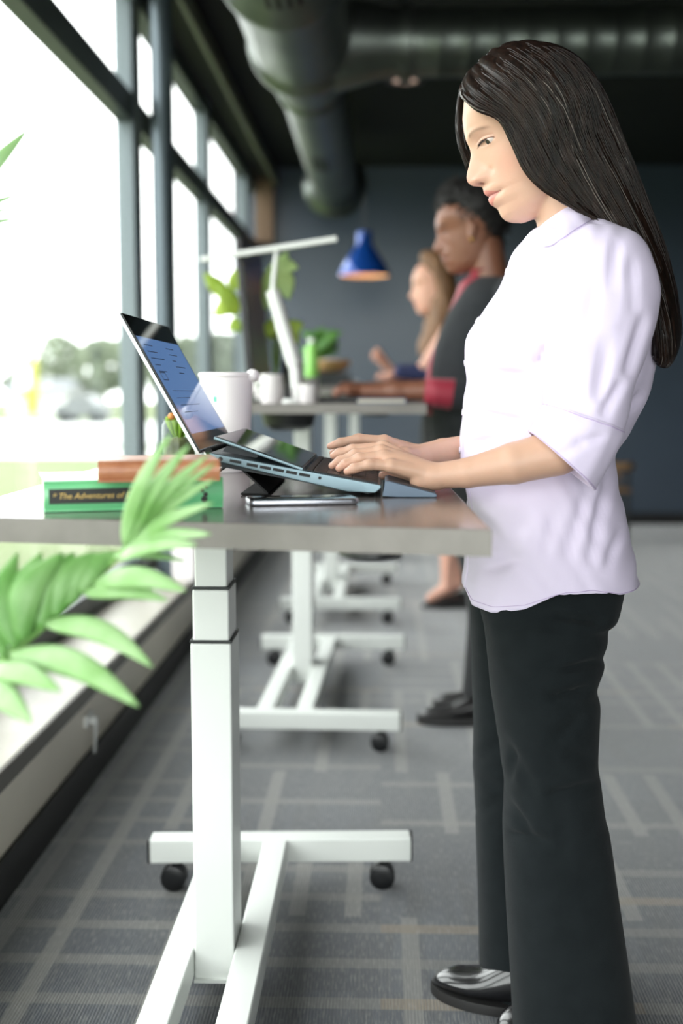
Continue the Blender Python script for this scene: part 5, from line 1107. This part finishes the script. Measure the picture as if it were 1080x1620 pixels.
# put-up curls: a full rounded mass of ringlets
hb_ = [(P(752, 330, Y2), P(728, 318, Y2), .082, .066), (P(752, 330, Y2), P(768, 352, Y2), .082, .066), (P(768, 350, Y2), P(774, 385, Y2), .062, .040), (P(722, 322, Y2), P(706, 326, Y2), .058, .030), (P(745, 312, Y2), P(760, 312, Y2), .055, .05)]
vv, ff_ = sdf_caps(hb_, .006, .02); hm2 = MB(); vv = np.array(vv); c0 = np.array(P(750, 335, Y2)); nrm = vv - c0; nrm /= np.linalg.norm(nrm, axis=1, keepdims=True)
vv = vv + nrm * (.006 * np.sin(vv[:, 0] * 210) * np.sin(vv[:, 1] * 190 + 1) * np.sin(vv[:, 2] * 205 + 2))[:, None]
hm2.add(vv, [tuple(f) for f in ff_]); h2 = hm2.build('hair', mat('black_curly_hair', S(20, 16, 15), .6, bump=(120, .8)), w2, smooth=True, angle=120)
cu = MB(); rr = random.Random(11)
for i in rr.sample(range(len(vv)), 420):
    p = Vector(vv[i]); n_ = Vector(nrm[i]); a_ = n_.orthogonal().normalized(); b_ = n_.cross(a_); r_ = rr.uniform(.005, .009); ph_ = rr.random() * 6
    cu.tube([p + n_ * (.002 + .0022 * k) + (a_ * math.cos(ph_ + k * .9) + b_ * math.sin(ph_ + k * .9)) * r_ for k in range(7)], .0018, 4)
cu.build('curls', bpy.data.materials['black_curly_hair'], h2, smooth=True, angle=120)['kind'] = 'stuff'
MB().ball(tuple(ear2 - eu * 1.3 + Vector((0, -.006, 0))), .006, 12, 8).build('earring', mat('gold_earring', S(210, 170, 90), .25, .9), w2, smooth=True)

# --- third woman: long fair brown hair, by the third desk
Y3 = 5.86
w3_ = thing('person', 'woman with long fair brown hair raising a hand at the third desk', 'person', (P(712, 600, Y3).x, Y3, 0))
f3, u3 = frame(5); o3 = P(684, 455, Y3); YB3 = 5.72
q = lambda x, y, d=0: P(x, y, YB3 + d)
hA = hand_prims(q(622, 588), [q(606, 580, -.028), q(604, 574, -.01), q(604, 570, .01), q(607, 567, .028)], [q(598, 570, -.03), q(595, 563, -.01), q(596, 558, .01), q(600, 556, .03)], [q(593, 572, -.028), q(588, 566, -.01), q(588, 560, .01), q(594, 552, .03)], [q(616, 592, .03), q(606, 594, .04), q(598, 592, .04)])
hB = hand_prims(q(626, 597, .18), [q(612, 595, .15), q(610, 593, .17), q(610, 593, .19), q(612, 593, .21)], [q(604, 595, .15), q(601, 593, .17), q(601, 593, .19), q(604, 594, .21)], [q(598, 600, .15), q(595, 599, .17), q(595, 599, .19), q(598, 599, .21)], [q(620, 598, .14), q(612, 600, .12), q(607, 601, .115)])
bd = [(q(622, 588), q(668, 588, -.02), .022, .034), (q(668, 588, -.02), P(716, 520, 5.72), .036, .05), (q(626, 597, .18), P(680, 595, 5.98), .022, .034), (P(680, 595, 5.98), P(716, 520, 6.0), .036, .05), (P(716, 526, 5.74), P(712, 525, Y3), .04, .06), (P(716, 526, 5.98), P(712, 525, Y3), .04, .06), (P(714, 535, Y3), P(708, 640, Y3), .09, .1), (P(706, 515, Y3), P(699, 465, Y3), .055, .055),
      (P(712, 640, 5.78), P(714, 780, 5.77), .085, .058), (P(714, 780, 5.77), P(707, 925, 5.77), .056, .032), (P(707, 930, 5.77), P(680, 946, 5.76), .032, .022), (P(712, 640, 5.95), P(720, 780, 5.96), .085, .058), (P(720, 780, 5.96), P(722, 920, 5.96), .056, .032), (P(722, 924, 5.96), P(698, 940, 5.96), .032, .022)]
m2, co, ed = remesh([(place_head(HEADV, o3, f3, u3, 1.04), HEADF), sdf_caps(hA + hB, .004, .008), sdf_caps(bd, .007, .02)], .0042)
t3 = face_tone(co, rgb(226, 172, 150), o3, f3, u3, 1.04, rgb(196, 110, 104), rgb(110, 78, 56)); b3 = finish_body(m2, co, t3, 'body', skin_mat('rosy_skin'), w3_)
TB3 = [(508, 700, 726, .07), (516, 690, 742, .14), (540, 680, 752, .17), (580, 672, 752, .165), (620, 672, 748, .16), (660, 668, 752, .17), (700, 664, 754, .18)]
bl3 = loft_px(TB3, Y3, 40, 44).build('blouse', mat('black_knit_top', S(30, 31, 36), .85), w3_, smooth=True, angle=80)
for Yc in (5.70, 5.98):
    vv, ff_ = sdf_caps([(P(722, 520, Yc), P(712, 592, Yc), .06, .052), (P(712, 592, Yc), P(634, 588 + (8 if Yc > 5.8 else 0), Yc), .05, .036)], .007, .02); s_o = MB(); s_o.add(vv, [tuple(f) for f in ff_]); s_o.build('sleeve', mat('navy_knit', S(48, 54, 92), .8), bl3, smooth=True, angle=120)
loft_px([(660, 666, 752, .17), (720, 664, 756, .185), (800, 668, 754, .18), (846, 672, 752, .17)], Y3, 24, 44).build('skirt', M['black_cloth'], w3_, smooth=True, angle=80)
for x_, Yc in ((664, 5.765), (682, 5.96)):
    q_ = Q(x_, 949, 0); shoe((q_.x, Yc, 0), 0, 'shoe', w3_, .24, .95, M['boot'], .012).scale = (1, 1, .55)
hk = [(397, 672, 690, .035), (402, 667, 704, .07), (415, 666, 712, .088), (435, 672, 718, .096), (460, 681, 722, .1), (490, 678, 724, .108), (520, 670, 724, .115), (545, 664, 720, .11), (564, 664, 706, .08)]
hr3 = loft_px(hk, Y3, 60, 80, 2.0); V = np.array(hr3.v); th = np.arctan2(V[:, 1] - Y3, V[:, 0] - P(700, 480, Y3).x); V[:, 0] += .006 * np.sin(th * 17 + V[:, 2] * 12) + .004 * np.sin(V[:, 2] * 40 + th * 5); hr3.v = [tuple(v) for v in V]
hr3.build('hair', mat('fair_brown_hair', S(106, 74, 48), .5, vary=(S(146, 104, 66), 14, (6, 6, .5)), bump=(60, .5, (8, 8, .5))), w3_, smooth=True, angle=120)
